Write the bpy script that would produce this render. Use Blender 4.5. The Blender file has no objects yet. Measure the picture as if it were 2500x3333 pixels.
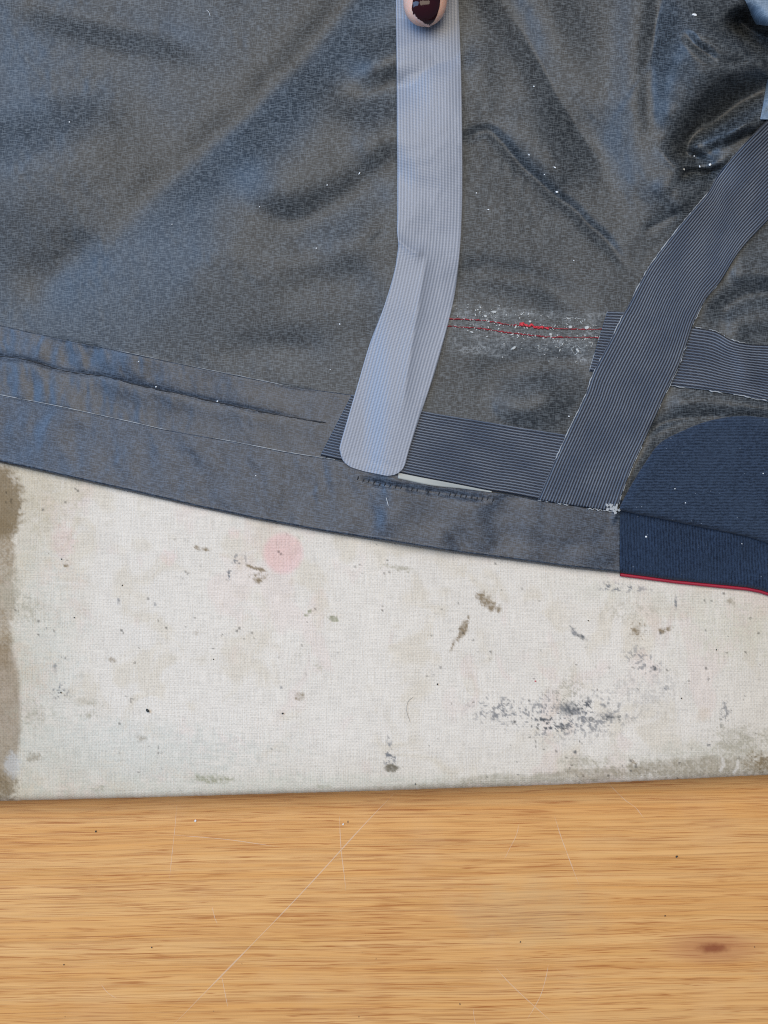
import bpy, bmesh, math, random
import numpy as np
from mathutils import Vector, Matrix

random.seed(7)
rng = np.random.default_rng(7)
scene = bpy.context.scene
COL = scene.collection

# ------------------------------------------------------------------ camera, world, lamps, exposure
TILT = math.radians(5.0)
DIST = 0.3333                      # 2500 photo pixels span about 0.25 m
cam_d = bpy.data.cameras.new('camera')
cam = bpy.data.objects.new('camera', cam_d); COL.objects.link(cam)
cam_d.sensor_fit = 'VERTICAL'; cam_d.sensor_height = 36.0; cam_d.sensor_width = 27.0
cam_d.lens = 36.0
cam_d.clip_start = 0.01; cam_d.clip_end = 20.0
cam.location = (0, -DIST * math.sin(TILT), DIST * math.cos(TILT))
cam.rotation_euler = (TILT, 0, 0)
cam_d.dof.use_dof = True
cam_d.dof.focus_distance = DIST - 0.003
cam_d.dof.aperture_fstop = 11.0
scene.camera = cam

world = bpy.data.worlds.new('World'); scene.world = world; world.use_nodes = True
bg = world.node_tree.nodes['Background']
bg.inputs[0].default_value = (0.56, 0.72, 1.0, 1); bg.inputs[1].default_value = 0.36

def area_lamp(name, loc, target, sx, sy, power, color):
    l = bpy.data.lights.new(name, 'AREA'); l.shape = 'RECTANGLE'; l.size = sx; l.size_y = sy
    l.energy = power; l.color = color
    o = bpy.data.objects.new(name, l); COL.objects.link(o)
    o.location = loc
    o.rotation_euler = (Vector(target) - Vector(loc)).to_track_quat('-Z', 'Y').to_euler()
    return o
# a tall window beyond the far side of the table (cool daylight) and a neutral ceiling lamp
area_lamp('window_light', (-1.0, 0.45, 0.95), (0, 0.05, 0), 1.0, 1.0, 21.0, (0.33, 0.58, 1.0))
area_lamp('ceiling_light', (-0.04, 0.36, 1.15), (0.0, 0.0, 0), 0.85, 0.95, 12.0, (1.0, 0.88, 0.70))

vs = scene.view_settings
vs.view_transform = 'Standard'; vs.look = 'None'; vs.gamma = 1.0; vs.exposure = 0.0
vs.use_curve_mapping = False
scene.cycles.use_denoising = False          # keep the fine weave and grain
scene.cycles.filter_width = 1.1

# ------------------------------------------------------------------ picture plane <-> table
CT, ST = math.cos(TILT), math.sin(TILT)
CAM = np.array(cam.location)
def P(px, py, z=0.0):
    """world point at height z (m) seen at photo pixel (px, py)"""
    px = np.asarray(px, float); py = np.asarray(py, float); z = np.asarray(z, float)
    sx = (px - 1250.0) / 3333.0; sy = -(py - 1666.5) / 3333.0
    dx = sx; dy = sy * CT + 1.0 * ST; dz = sy * ST - 1.0 * CT
    t = (z - CAM[2]) / dz
    return np.stack(np.broadcast_arrays(CAM[0] + dx * t, CAM[1] + dy * t, z + 0 * t), -1)
def unP(x, y, z):
    vx, vy, vz = x - CAM[0], y - CAM[1], z - CAM[2]
    cy = vy * CT + vz * ST; cz = -vy * ST + vz * CT
    d = -cz
    return 1250 + vx / d * 3333, 1666.5 - cy / d * 3333

# ------------------------------------------------------------------ numpy helpers
def hash2(ix, iy, seed):
    h = (ix.astype(np.int64) * 374761393 + iy.astype(np.int64) * 668265263 + seed * 974634777) & 0x7fffffff
    h = ((h ^ (h >> 13)) * 1274126177) & 0x7fffffff
    return ((h ^ (h >> 16)) & 0xffff) / 65535.0
def vnoise(x, y, seed=0):
    x = np.asarray(x, float); y = np.asarray(y, float)
    ix, iy = np.floor(x), np.floor(y); fx, fy = x - ix, y - iy
    fx = fx * fx * fx * (fx * (fx * 6 - 15) + 10); fy = fy * fy * fy * (fy * (fy * 6 - 15) + 10)
    a = hash2(ix, iy, seed); b = hash2(ix + 1, iy, seed); c = hash2(ix, iy + 1, seed); d = hash2(ix + 1, iy + 1, seed)
    return (a + (b - a) * fx) * (1 - fy) + (c + (d - c) * fx) * fy
def fbm(x, y, o=4, seed=0):
    s = 0; a = 0.5; n = 0
    for i in range(o):
        s = s + a * vnoise(x * 2 ** i, y * 2 ** i, seed + i * 17); n += a; a *= 0.5
    return s / n
def fbmr(x, y, o=4, seed=0):
    s = 0; a = 0.5; n = 0; wx = vnoise(x * 1.3 + 5, y * 1.3, seed + 90) - .5; wy = vnoise(x * 1.3, y * 1.3 + 9, seed + 91) - .5
    x, y = x + 1.1 * wx, y + 1.1 * wy
    for i in range(o):
        c, q = math.cos(0.6 + 1.9 * i), math.sin(0.6 + 1.9 * i)
        s = s + a * vnoise((x * c - y * q) * 2 ** i, (x * q + y * c) * 2 ** i, seed + i * 17); n += a; a *= 0.55
    return s / n
def smooth(e0, e1, x):
    t = np.clip((x - e0) / (e1 - e0), 0, 1); return t * t * (3 - 2 * t)
def sdist(px, py, path):
    """signed distance to a polyline (positive = below a rightward path) and 0..1 position along it"""
    path = np.asarray(path, float)
    L = np.r_[0, np.cumsum(np.hypot(*np.diff(path, axis=0).T))]
    best = np.full(np.shape(px), 1e9); sg = np.ones(np.shape(px)); tt = np.zeros(np.shape(px))
    for i in range(len(path) - 1):
        a, b = path[i], path[i + 1]; d = b - a; l2 = d @ d
        u = np.clip(((px - a[0]) * d[0] + (py - a[1]) * d[1]) / l2, 0, 1)
        qx, qy = px - a[0] - u * d[0], py - a[1] - u * d[1]
        dd = np.hypot(qx, qy)
        cr = d[0] * (py - a[1]) - d[1] * (px - a[0])
        m = dd < best
        best = np.where(m, dd, best); sg = np.where(m, np.sign(cr), sg)
        tt = np.where(m, (L[i] + u * (L[i + 1] - L[i])) / L[-1], tt)
    return best * sg, tt
def smooth_path(pts, n=60):
    """Catmull-Rom through pts, resampled evenly"""
    p = np.asarray(pts, float); q = np.vstack([2 * p[0] - p[1], p, 2 * p[-1] - p[-2]])
    out = []
    for i in range(1, len(q) - 2):
        t = np.linspace(0, 1, 16, endpoint=False)[:, None]
        a, b, c, d = q[i - 1], q[i], q[i + 1], q[i + 2]
        out.append(0.5 * ((2 * b) + (c - a) * t + (2 * a - 5 * b + 4 * c - d) * t ** 2 + (3 * b - a - 3 * c + d) * t ** 3))
    out = np.vstack(out + [p[-1:]])
    L = np.r_[0, np.cumsum(np.hypot(*np.diff(out, axis=0).T))]
    s = np.linspace(0, L[-1], n)
    return np.stack([np.interp(s, L, out[:, 0]), np.interp(s, L, out[:, 1])], -1)

# ------------------------------------------------------------------ object helpers
def tag(o, label=None, cat=None, group=None, kind=None):
    if label: o['label'] = label
    if cat: o['category'] = cat
    if group: o['group'] = group
    if kind: o['kind'] = kind
    return o
def empty(name, loc=(0, 0, 0)):
    o = bpy.data.objects.new(name, None); COL.objects.link(o); o.location = loc; o.empty_display_size = 0.01
    return o
def link(name, me, mat, parent=None):
    o = bpy.data.objects.new(name, me); COL.objects.link(o)
    if mat: me.materials.append(mat)
    if parent is not None:
        o.parent = parent
        o.matrix_parent_inverse = Matrix.Translation(parent.location).inverted()
    return o
def mesh_vf(name, V, F, uv=None, attrs=None, smooth_=True):
    """V (n,3), F (m,4) or (m,3) arrays"""
    V = np.asarray(V, np.float32); F = np.asarray(F, np.int32)
    me = bpy.data.meshes.new(name)
    k = F.shape[1]
    me.vertices.add(len(V)); me.vertices.foreach_set('co', V.ravel())
    me.loops.add(F.size); me.loops.foreach_set('vertex_index', F.ravel())
    me.polygons.add(len(F)); me.polygons.foreach_set('loop_start', np.arange(0, F.size, k, dtype=np.int32))
    me.polygons.foreach_set('loop_total', np.full(len(F), k, np.int32))
    me.update(calc_edges=True)
    me.polygons.foreach_set('use_smooth', np.full(len(F), smooth_))
    if uv is not None:
        l = me.uv_layers.new(name='UVMap'); l.data.foreach_set('uv', np.asarray(uv, np.float32)[F.ravel()].ravel())
    for n, a in (attrs or {}).items():
        a = np.asarray(a, np.float32)
        if a.ndim == 1:
            at = me.attributes.new(n, 'FLOAT', 'POINT'); at.data.foreach_set('value', a)
        else:
            at = me.attributes.new(n, 'FLOAT_COLOR', 'POINT')
            at.data.foreach_set('color', np.c_[a, np.ones(len(a))].astype(np.float32).ravel())
    me.validate(); me.update()
    return me
def grid_faces(nr, nc, off=0):
    i = np.arange(nr - 1)[:, None] * nc + np.arange(nc - 1)[None, :]
    i = i.ravel() + off
    return np.stack([i, i + nc, i + nc + 1, i + 1], -1)
def grid_mesh(name, W, uv=None, attrs=None):
    nr, nc = W.shape[:2]
    return mesh_vf(name, W.reshape(-1, 3), grid_faces(nr, nc), None if uv is None else uv.reshape(-1, 2),
                   {k: v.reshape(-1) if v.ndim == 2 else v.reshape(-1, v.shape[-1]) for k, v in (attrs or {}).items()})
def tube(path3, rad, seg=6):
    """closed tube along world points; rad scalar or array"""
    p = np.asarray(path3, float); n = len(p); rad = np.broadcast_to(rad, n)
    t = np.gradient(p, axis=0); t /= np.linalg.norm(t, axis=1)[:, None] + 1e-12
    up = np.array([0, 0, 1.0]); s = np.cross(t, up); s /= np.linalg.norm(s, axis=1)[:, None] + 1e-12
    w = np.cross(s, t)
    a = np.arange(seg) / seg * 2 * np.pi
    V = p[:, None] + rad[:, None, None] * (np.cos(a)[None, :, None] * s[:, None] + np.sin(a)[None, :, None] * w[:, None])
    i = np.arange(n - 1)[:, None] * seg; j = np.arange(seg)[None]
    F = np.stack([i + j, i + (j + 1) % seg, i + seg + (j + 1) % seg, i + seg + j], -1).reshape(-1, 4)
    return V.reshape(-1, 3), F

# ------------------------------------------------------------------ shader helpers
class NT:
    def __init__(self, name):
        self.m = bpy.data.materials.new(name); self.m.use_nodes = True
        self.t = self.m.node_tree; self.b = self.t.nodes['Principled BSDF']; self.out = self.t.nodes['Material Output']
    def n(self, typ, **kw):
        x = self.t.nodes.new(typ)
        for k, v in kw.items(): setattr(x, k, v)
        return x
    def put(self, sock, v):
        if isinstance(v, bpy.types.NodeSocket): self.t.links.new(v, sock)
        elif v is not None: sock.default_value = v
    def math(self, op, a, b=None, c=None, clamp=False):
        x = self.n('ShaderNodeMath', operation=op, use_clamp=clamp)
        for i, v in enumerate((a, b, c)): self.put(x.inputs[i], v)
        return x.outputs[0]
    def ss(self, v, lo, hi, a=0.0, b=1.0):
        x = self.n('ShaderNodeMapRange', interpolation_type='SMOOTHSTEP')
        for i, q in enumerate((v, lo, hi, a, b)): self.put(x.inputs[i], q)
        return x.outputs[0]
    def mix(self, f, a, b, mode='MIX'):
        x = self.n('ShaderNodeMix', data_type='RGBA', blend_type=mode)
        self.put(x.inputs[0], f); self.put(x.inputs[6], a); self.put(x.inputs[7], b)
        return x.outputs[2]
    def vec(self, x, y, z=0.0):
        c = self.n('ShaderNodeCombineXYZ')
        for i, v in enumerate((x, y, z)): self.put(c.inputs[i], v)
        return c.outputs[0]
    def uv(self):
        s = self.n('ShaderNodeSeparateXYZ'); self.t.links.new(self.n('ShaderNodeUVMap', uv_map='UVMap').outputs[0], s.inputs[0])
        return s.outputs[0], s.outputs[1]
    def noise(self, v, scale=1.0, detail=2.0, rough=0.5, dist=0.0):
        x = self.n('ShaderNodeTexNoise'); self.put(x.inputs['Vector'], v); x.inputs['Scale'].default_value = scale
        x.inputs['Detail'].default_value = detail; x.inputs['Roughness'].default_value = rough
        x.inputs['Distortion'].default_value = dist
        return x.outputs[0]
    def attr(self, name):
        return self.n('ShaderNodeAttribute', attribute_name=name)
    def bump(self, h, strength=0.5, dist=0.0002, normal=None):
        x = self.n('ShaderNodeBump'); self.put(x.inputs['Height'], h); x.inputs['Strength'].default_value = strength
        x.inputs['Distance'].default_value = dist
        if normal is not None: self.put(x.inputs['Normal'], normal)
        return x.outputs[0]
    def set(self, **kw):
        for k, v in kw.items(): self.put(self.b.inputs[k.replace('_', ' ')], v)
        return self
def plain(name, col, rough=0.6, **kw):
    t = NT(name); t.set(Base_Color=(*col, 1), Roughness=rough, **kw); return t.m

# ---- wood
def mat_wood():
    t = NT('oak_veneer')
    u, v = t.uv()                                         # millimetres
    big = t.noise(t.vec(t.math('MULTIPLY', u, 0.006), t.math('MULTIPLY', v, 0.012)), 1, 2)
    mid = t.noise(t.vec(t.math('MULTIPLY', u, 0.02), t.math('MULTIPLY', v, 0.05), 3.3), 1, 2)
    # knot bends the grain
    kx = t.math('MULTIPLY', t.math('SUBTRACT', u, 107.0), 1 / 22.0); ky = t.math('MULTIPLY', t.math('ADD', v, 141.3), 1 / 7.0)
    kr = t.math('SQRT', t.math('ADD', t.math('MULTIPLY', kx, kx), t.math('MULTIPLY', ky, ky)))
    kb = t.math('MULTIPLY', t.math('EXPONENT', t.math('MULTIPLY', t.math('MULTIPLY', kr, kr), -1.0)), t.math('MULTIPLY', ky, 2.2))
    w = t.math('ADD', v, t.math('MULTIPLY', t.math('SUBTRACT', big, 0.5), 3.5))
    w = t.math('ADD', w, t.math('MULTIPLY', t.math('SUBTRACT', mid, 0.5), 0.7))
    w = t.math('SUBTRACT', w, t.math('MULTIPLY', u, 0.016))
    w = t.math('SUBTRACT', w, kb)
    # bands, pores
    band = t.noise(t.vec(t.math('MULTIPLY', u, 0.0025), t.math('MULTIPLY', w, 0.26), 7.0), 1, 3)
    fine = t.noise(t.vec(t.math('MULTIPLY', u, 0.008), t.math('MULTIPLY', w, 0.75), 1.0), 1, 3, 0.6)
    pore = t.noise(t.vec(t.math('MULTIPLY', u, 0.016), t.math('MULTIPLY', w, 1.35), 5.0), 1, 2, 0.6)
    pore2 = t.noise(t.vec(t.math('MULTIPLY', u, 0.026), t.math('MULTIPLY', w, 2.6), 9.0), 1, 1, 0.5)
    c = t.mix(t.ss(band, 0.35, 0.66), (0.75, 0.402, 0.140, 1), (0.70, 0.335, 0.096, 1))
    c = t.mix(t.ss(fine, 0.42, 0.66, 0, 0.20), c, (0.50, 0.25, 0.085, 1))
    orange = t.noise(t.vec(t.math('MULTIPLY', u, 0.02), t.math('MULTIPLY', w, 0.16), 21.0), 1, 2)
    c = t.mix(t.ss(orange, 0.58, 0.74, 0, 0.30), c, (0.60, 0.28, 0.06, 1))
    p = t.math('MULTIPLY', t.ss(pore, 0.535, 0.60), t.ss(fine, 0.36, 0.55, 0.45, 1.0))
    c = t.mix(t.math('MULTIPLY', p, 0.22), c, (0.36, 0.135, 0.028, 1))
    for zz, fu, fv, st_ in ((31.0, 0.005, 0.50, 0.80), (37.0, 0.007, 0.85, 0.72), (43.0, 0.009, 1.2, 0.60), (49.0, 0.006, 0.65, 0.70)):
        ln = t.noise(t.vec(t.math('MULTIPLY', u, fu), t.math('MULTIPLY', w, fv), zz), 1, 3, 0.6)
        br = t.noise(t.vec(t.math('MULTIPLY', u, 0.04), t.math('MULTIPLY', w, 0.5), zz + 2), 1, 1)
        li = t.ss(t.math('ABSOLUTE', t.math('SUBTRACT', ln, 0.5)), 0.002, 0.015, 1.0, 0.0)
        c = t.mix(t.math('MULTIPLY', t.math('MULTIPLY', li, t.ss(br, 0.38, 0.56)), st_), c, (0.36, 0.105, 0.018, 1))
    p2 = t.ss(pore2, 0.54, 0.64, 0, 0.25)
    c = t.mix(p2, c, (0.36, 0.16, 0.05, 1))
    # grey-yellow worn patch, pale rubbed areas
    gx = t.math('MULTIPLY', t.math('SUBTRACT', u, 48.0), 1 / 30.0); gy = t.math('MULTIPLY', t.math('ADD', v, 130.0), 1 / 13.0)
    gr = t.math('ADD', t.math('MULTIPLY', gx, gx), t.math('MULTIPLY', gy, gy))
    gr = t.math('ADD', gr, t.math('MULTIPLY', t.noise(t.vec(u, v), 0.12, 4), 1.6))
    c = t.mix(t.ss(gr, 0.6, 1.9, 0.22, 0.0), c, (0.47, 0.36, 0.20, 1))
    cl = t.noise(t.vec(u, v, 2.0), 0.035, 4, 0.6)
    c = t.mix(t.ss(cl, 0.50, 0.70, 0, 0.14), c, (0.72, 0.43, 0.20, 1))
    # knot
    c = t.mix(t.ss(kr, 0.30, 1.0, 0.55, 0.0), c, (0.42, 0.16, 0.065, 1))
    kc = t.math('ADD', kr, t.math('MULTIPLY', t.noise(t.vec(u, v), 0.5, 3), 0.22))
    c = t.mix(t.ss(kc, 0.16, 0.46, 0.95, 0.0), c, (0.26, 0.07, 0.022, 1))
    # small pits
    pit = t.noise(t.vec(u, v, 4.0), 0.55, 1)
    c = t.mix(t.ss(pit, 0.80, 0.84, 0, 0.8), c, (0.20, 0.10, 0.04, 1))
    h = t.math('SUBTRACT', 1.0, t.math('ADD', p, t.math('MULTIPLY', p2, 0.6)))
    t.set(Base_Color=c, Roughness=t.math('ADD', 0.40, t.math('MULTIPLY', t.noise(t.vec(u, v), 0.08, 3), 0.16)),
          Normal=t.bump(h, 0.35, 0.00012))
    t.b.inputs['Specular IOR Level'].default_value = 0.32
    return t.m

# ---- canvas
def mat_canvas():
    t = NT('stained_canvas')
    u, v = t.uv()
    d1 = t.noise(t.vec(t.math('MULTIPLY', u, 0.16), t.math('MULTIPLY', v, 2.6)), 1, 1)
    d2 = t.noise(t.vec(t.math('MULTIPLY', u, 2.6), t.math('MULTIPLY', v, 0.16), 4.0), 1, 1)
    wob = t.noise(t.vec(u, v), 0.03, 2)
    uu = t.math('ADD', u, t.math('MULTIPLY', wob, 2.5)); vv = t.math('ADD', v, t.math('MULTIPLY', wob, 1.5))
    PI = math.pi / 0.66
    su = t.math('SINE', t.math('MULTIPLY', uu, PI)); sv = t.math('SINE', t.math('MULTIPLY', vv, PI))
    weave = t.math('MULTIPLY', su, sv)
    weave = t.math('ADD', t.math('MULTIPLY', weave, 0.26), t.math('MULTIPLY', t.math('ADD', d1, d2), 1.7))
    weave = t.math('ADD', weave, t.math('MULTIPLY', t.noise(t.vec(u, v), 2.6, 2), 1.6))
    a = t.attr('tint').outputs['Color']
    g = t.ss(weave, 1.1, 3.4, 0.74, 1.09)
    gv = t.n('ShaderNodeCombineColor')
    for i in range(3): t.put(gv.inputs[i], g)
    c = t.mix(1.0, a, gv.outputs[0], 'MULTIPLY')
    t.set(Base_Color=c, Roughness=0.92, Normal=t.bump(weave, 0.55, 0.00010))
    t.b.inputs['Specular IOR Level'].default_value = 0.15
    t.b.inputs['Sheen Weight'].default_value = 0.1
    return t.m

# ---- membrane lining: fine tricot, satin sheen
def mat_membrane(name, base, dash, rough=0.48, rot=0.0, dens=1.2, spec=0.40, streak=0.0):
    t = NT(name)
    u0, v0 = t.uv()
    c_, s_ = math.cos(rot), math.sin(rot)
    u = t.math('ADD', t.math('MULTIPLY', u0, c_), t.math('MULTIPLY', v0, s_))
    v = t.math('SUBTRACT', t.math('MULTIPLY', v0, c_), t.math('MULTIPLY', u0, s_))
    h1 = t.noise(t.vec(t.math('MULTIPLY', u, 0.42), t.math('MULTIPLY', v, 3.0)), dens, 1, 0.5)
    h2 = t.noise(t.vec(t.math('MULTIPLY', u, 2.8), t.math('MULTIPLY', v, 0.42), 6.0), dens, 1, 0.5)
    h3 = t.noise(t.vec(t.math('MULTIPLY', u, 0.16), t.math('MULTIPLY', v, 2.2), 9.0), dens, 1, 0.5)
    mott = t.noise(t.vec(u, v, 11.0), 0.10, 3, 0.6)
    k = t.math('ADD', t.math('MULTIPLY', h1, 0.50), t.math('MULTIPLY', h2, 0.36))
    k = t.math('ADD', k, t.math('MULTIPLY', h3, 0.14 + streak))
    f = t.math('ADD', t.math('MULTIPLY', t.ss(h1, 0.50, 0.60), 0.68), t.math('MULTIPLY', t.ss(h2, 0.52, 0.62), 0.42))
    f = t.math('ADD', f, t.math('MULTIPLY', t.math('SUBTRACT', h3, 0.5), 0.5 + 3.0 * streak))
    f = t.math('ADD', t.math('ADD', f, 0.12), t.math('MULTIPLY', t.math('SUBTRACT', mott, 0.5), 0.30), clamp=True)
    c = t.mix(f, (*base, 1), (*dash, 1))
    res = t.attr('residue').outputs['Fac']
    rn = t.noise(t.vec(t.math('MULTIPLY', u, 0.9), t.math('MULTIPLY', v, 1.1), 30.0), 1.0, 4, 0.75)
    c = t.mix(t.math('MULTIPLY', res, t.ss(rn, 0.40, 0.66, 0.25, 2.4), clamp=True), c, (0.42, 0.43, 0.42, 1))
    t.set(Base_Color=c, Roughness=t.math('ADD', rough, t.math('MULTIPLY', t.math('SUBTRACT', h1, 0.5), 0.10)),
          Normal=t.bump(k, 0.25, 0.00010))
    t.b.inputs['Specular IOR Level'].default_value = spec
    t.b.inputs['Specular Tint'].default_value = (1, 1, 1, 1)
    return t.m

# ---- woven pinstripe seam tape
def mat_pinstripe(name='pinstripe_tape', pitch=0.92):
    t = NT(name)
    u, v = t.uv()
    uu = t.math('ADD', u, t.math('MULTIPLY', t.math('SUBTRACT', t.noise(t.vec(u, v), 0.08, 2), 0.5), 0.25))
    s = t.math('SINE', t.math('MULTIPLY', uu, 2 * math.pi / pitch))
    ph = t.math('ADD', t.math('MULTIPLY', v, 2 * math.pi / 0.42), t.math('MULTIPLY', uu, 4.0))
    dsh = t.math('SINE', ph)
    n = t.noise(t.vec(u, v, 2.0), 1.6, 2)
    h = t.math('ADD', s, t.math('MULTIPLY', dsh, 0.28))
    h = t.math('ADD', h, t.math('MULTIPLY', t.math('SUBTRACT', n, 0.5), 1.0))
    f = t.ss(h, -0.35, 0.85)
    wear = t.noise(t.vec(t.math('MULTIPLY', u, 0.10), t.math('MULTIPLY', v, 0.06), 5.0), 1, 3)
    lt = t.mix(t.ss(wear, 0.3, 0.7), (0.074, 0.096, 0.132, 1), (0.138, 0.157, 0.185, 1))
    c = t.mix(f, (0.008, 0.010, 0.018, 1), lt)
    t.set(Base_Color=c, Roughness=0.50, Normal=t.bump(h, 0.6, 0.00012))
    t.b.inputs['Specular IOR Level'].default_value = 0.45
    return t.m

# ---- pale translucent repair tape
def mat_new_tape():
    t = NT('pale_repair_tape')
    u, v = t.uv()
    s = t.math('SINE', t.math('MULTIPLY', u, 2 * math.pi / 1.02))
    d = t.math('SINE', t.math('ADD', t.math('MULTIPLY', v, 2 * math.pi / 0.50), t.math('MULTIPLY', u, 1.2)))
    n = t.noise(t.vec(u, v), 1.5, 2)
    h = t.math('ADD', s, t.math('MULTIPLY', d, 0.45))
    h = t.math('ADD', h, t.math('MULTIPLY', t.math('SUBTRACT', n, 0.5), 0.7))
    f = t.ss(h, -1.0, 0.9)
    c = t.mix(f, (0.215, 0.23, 0.265, 1), (0.345, 0.36, 0.40, 1))
    t.set(Base_Color=c, Roughness=0.36, Normal=t.bump(h, 0.30, 0.00008))
    t.b.inputs['Specular IOR Level'].default_value = 0.5
    tr = t.n('ShaderNodeBsdfTransparent'); tr.inputs[0].default_value = (0.85, 0.9, 1, 1)
    mx = t.n('ShaderNodeMixShader'); mx.inputs[0].default_value = 0.20
    t.t.links.new(t.b.outputs[0], mx.inputs[1]); t.t.links.new(tr.outputs[0], mx.inputs[2])
    t.t.links.new(mx.outputs[0], t.out.inputs[0])
    return t.m

# ---- navy knit
def mat_knit(name, along_v, pitch, base, light):
    t = NT(name)
    u, v = t.uv()
    q, o = (v, u) if along_v else (u, v)
    wob = t.math('MULTIPLY', t.math('SUBTRACT', t.noise(t.vec(u, v), 0.30, 3), 0.5), 0.9)
    s = t.math('SINE', t.math('MULTIPLY', t.math('ADD', q, wob), 2 * math.pi / pitch))
    st = t.noise(t.vec(t.math('MULTIPLY', o, 0.5), t.math('MULTIPLY', q, 1.6), 3.0), 1.0, 2, 0.6)
    fuzz = t.noise(t.vec(u, v, 8.0), 2.2, 3, 0.7)
    h = t.math('ADD', t.math('MULTIPLY', s, 0.13), t.math('ADD', t.math('MULTIPLY', st, 0.8), t.math('MULTIPLY', fuzz, 1.2)))
    big = t.noise(t.vec(u, v, 5.0), 0.05, 3)
    c = t.mix(t.ss(h, 0.60, 1.38), (*base, 1), (*light, 1))
    c = t.mix(t.ss(big, 0.4, 0.75, 0, 0.35), c, (light[0] * 1.25, light[1] * 1.2, light[2] * 1.1, 1))
    lint = t.noise(t.vec(u, v, 15.0), 1.3, 1)
    c = t.mix(t.ss(lint, 0.78, 0.82, 0, 0.5), c, (0.3, 0.33, 0.36, 1))
    t.set(Base_Color=c, Roughness=0.85, Normal=t.bump(h, 0.8, 0.00025))
    t.b.inputs['Sheen Weight'].default_value = 0.12
    t.b.inputs['Specular IOR Level'].default_value = 0.2
    return t.m

M = {}
M['wood'] = mat_wood()
M['canvas'] = mat_canvas()
M['membrane'] = mat_membrane('membrane_lining', (0.009, 0.011, 0.013), (0.090, 0.098, 0.101))
M['band'] = mat_membrane('grey_seam_tape', (0.013, 0.017, 0.024), (0.062, 0.076, 0.097), rough=0.39, rot=-0.21, streak=0.10)
M['hem'] = mat_membrane('hem_facing', (0.012, 0.016, 0.024), (0.064, 0.081, 0.106), rough=0.41, rot=-0.20, streak=0.22)
M['pin'] = mat_pinstripe()
M['newtape'] = mat_new_tape()
M['fleece'] = mat_knit('navy_fleece', True, 0.95, (0.005, 0.010, 0.020), (0.036, 0.054, 0.086))
M['rib'] = mat_knit('navy_rib', False, 0.95, (0.003, 0.007, 0.017), (0.024, 0.041, 0.074))
M['red'] = plain('red_piping', (0.33, 0.006, 0.026), 0.5)
M['redthread'] = plain('red_thread', (0.26, 0.014, 0.022), 0.6)
M['glue'] = plain('dried_adhesive', (0.62, 0.62, 0.58), 0.45)
M['glue'].node_tree.nodes['Principled BSDF'].inputs['Alpha'].default_value = 0.62
M['edge'] = plain('pale_edge', (0.33, 0.335, 0.33), 0.5)
M['gluestrip'] = plain('adhesive_film', (0.36, 0.36, 0.32), 0.5)
M['lint'] = plain('white_lint', (0.75, 0.75, 0.72), 0.8)
M['crumb'] = plain('dark_crumb', (0.03, 0.03, 0.025), 0.8)
M['dark'] = plain('dark_thread_and_shade', (0.010, 0.011, 0.014), 0.7)  # hem stitches, and the painted shade in the band crease
M['blue'] = mat_membrane('pale_blue_shell', (0.11, 0.155, 0.20), (0.21, 0.265, 0.32), rough=0.6)
M['scratch'] = plain('pale_scratch', (0.90, 0.70, 0.48), 0.6)
M['scratch'].node_tree.nodes['Principled BSDF'].inputs['Alpha'].default_value = 0.42
M['core'] = plain('board_core', (0.42, 0.20, 0.14), 0.8)

# ------------------------------------------------------------------ worktop
ZW = -0.012
def axis(lo, a, b, hi, fine, coarse):
    return np.unique(np.r_[np.arange(lo, a, coarse), np.arange(a, b, fine), np.arange(b, hi + coarse * 0.5, coarse)])
def worktop():
    xs = np.linspace(-0.7, 0.7, 15); ys = np.linspace(-0.45, 0.9, 15)
    X, Y = np.meshgrid(xs, ys[::-1])
    W = np.stack([X, Y, np.full_like(X, ZW)], -1)
    top = W.reshape(-1, 3); F = grid_faces(15, 15)
    bm = bmesh.new()
    vs_ = [bm.verts.new(p) for p in top]
    for f in F: bm.faces.new([vs_[i] for i in f])
    rim = [e for e in bm.edges if e.is_boundary]
    r = bmesh.ops.extrude_edge_only(bm, edges=rim)
    for v in [g for g in r['geom'] if isinstance(g, bmesh.types.BMVert)]: v.co.z -= 0.03
    l = bm.loops.layers.uv.new('UVMap')
    for f in bm.faces:
        for lp in f.loops: lp[l].uv = (lp.vert.co.x * 1000, lp.vert.co.y * 1000 + lp.vert.co.z * 0)
    me = bpy.data.meshes.new('worktop'); bm.to_mesh(me); bm.free()
    o = link('worktop', me, M['wood']); tag(o, 'worn honey coloured wooden worktop with fine grain', None, None, 'structure')
    return o
wt = worktop()

SCR = [((1285, 2580), (1180, 2690), (950, 2940), (560, 3340), 3.2), ((1105, 2655), (1110, 2760), (1122, 2860), (1125, 2900), 2.0),
       ((575, 2620), (570, 2690), (560, 2780), (552, 2860), 1.8), 
       ((690, 2950), (700, 2990), (705, 3000), (707, 3010), 1.6), ((720, 3170), (730, 3220), (740, 3270), (742, 3280), 1.8),
       ((1805, 2655), (1825, 2720), (1860, 2815), (1885, 2880), 2.0), ((1975, 2545), (2030, 2600), (2070, 2630), (2100, 2670), 1.6),
       ((1785, 3140), (1775, 3190), (1755, 3250), (1715, 3320), 2.0),
       ((1615, 3150), (1640, 3180), (1690, 3230), (1800, 3330), 1.6), ((560, 2718), (660, 2725), (760, 2735), (910, 2757), 1.8),
       ((330, 3205), (345, 3225), (360, 3238), (380, 3250), 1.5), ((1690, 2680), (1680, 2720), (1660, 2760), (1640, 2800), 1.2), ((1540, 3280), (1542, 3300), (1545, 3320), (1550, 3340), 1.5)]
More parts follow.
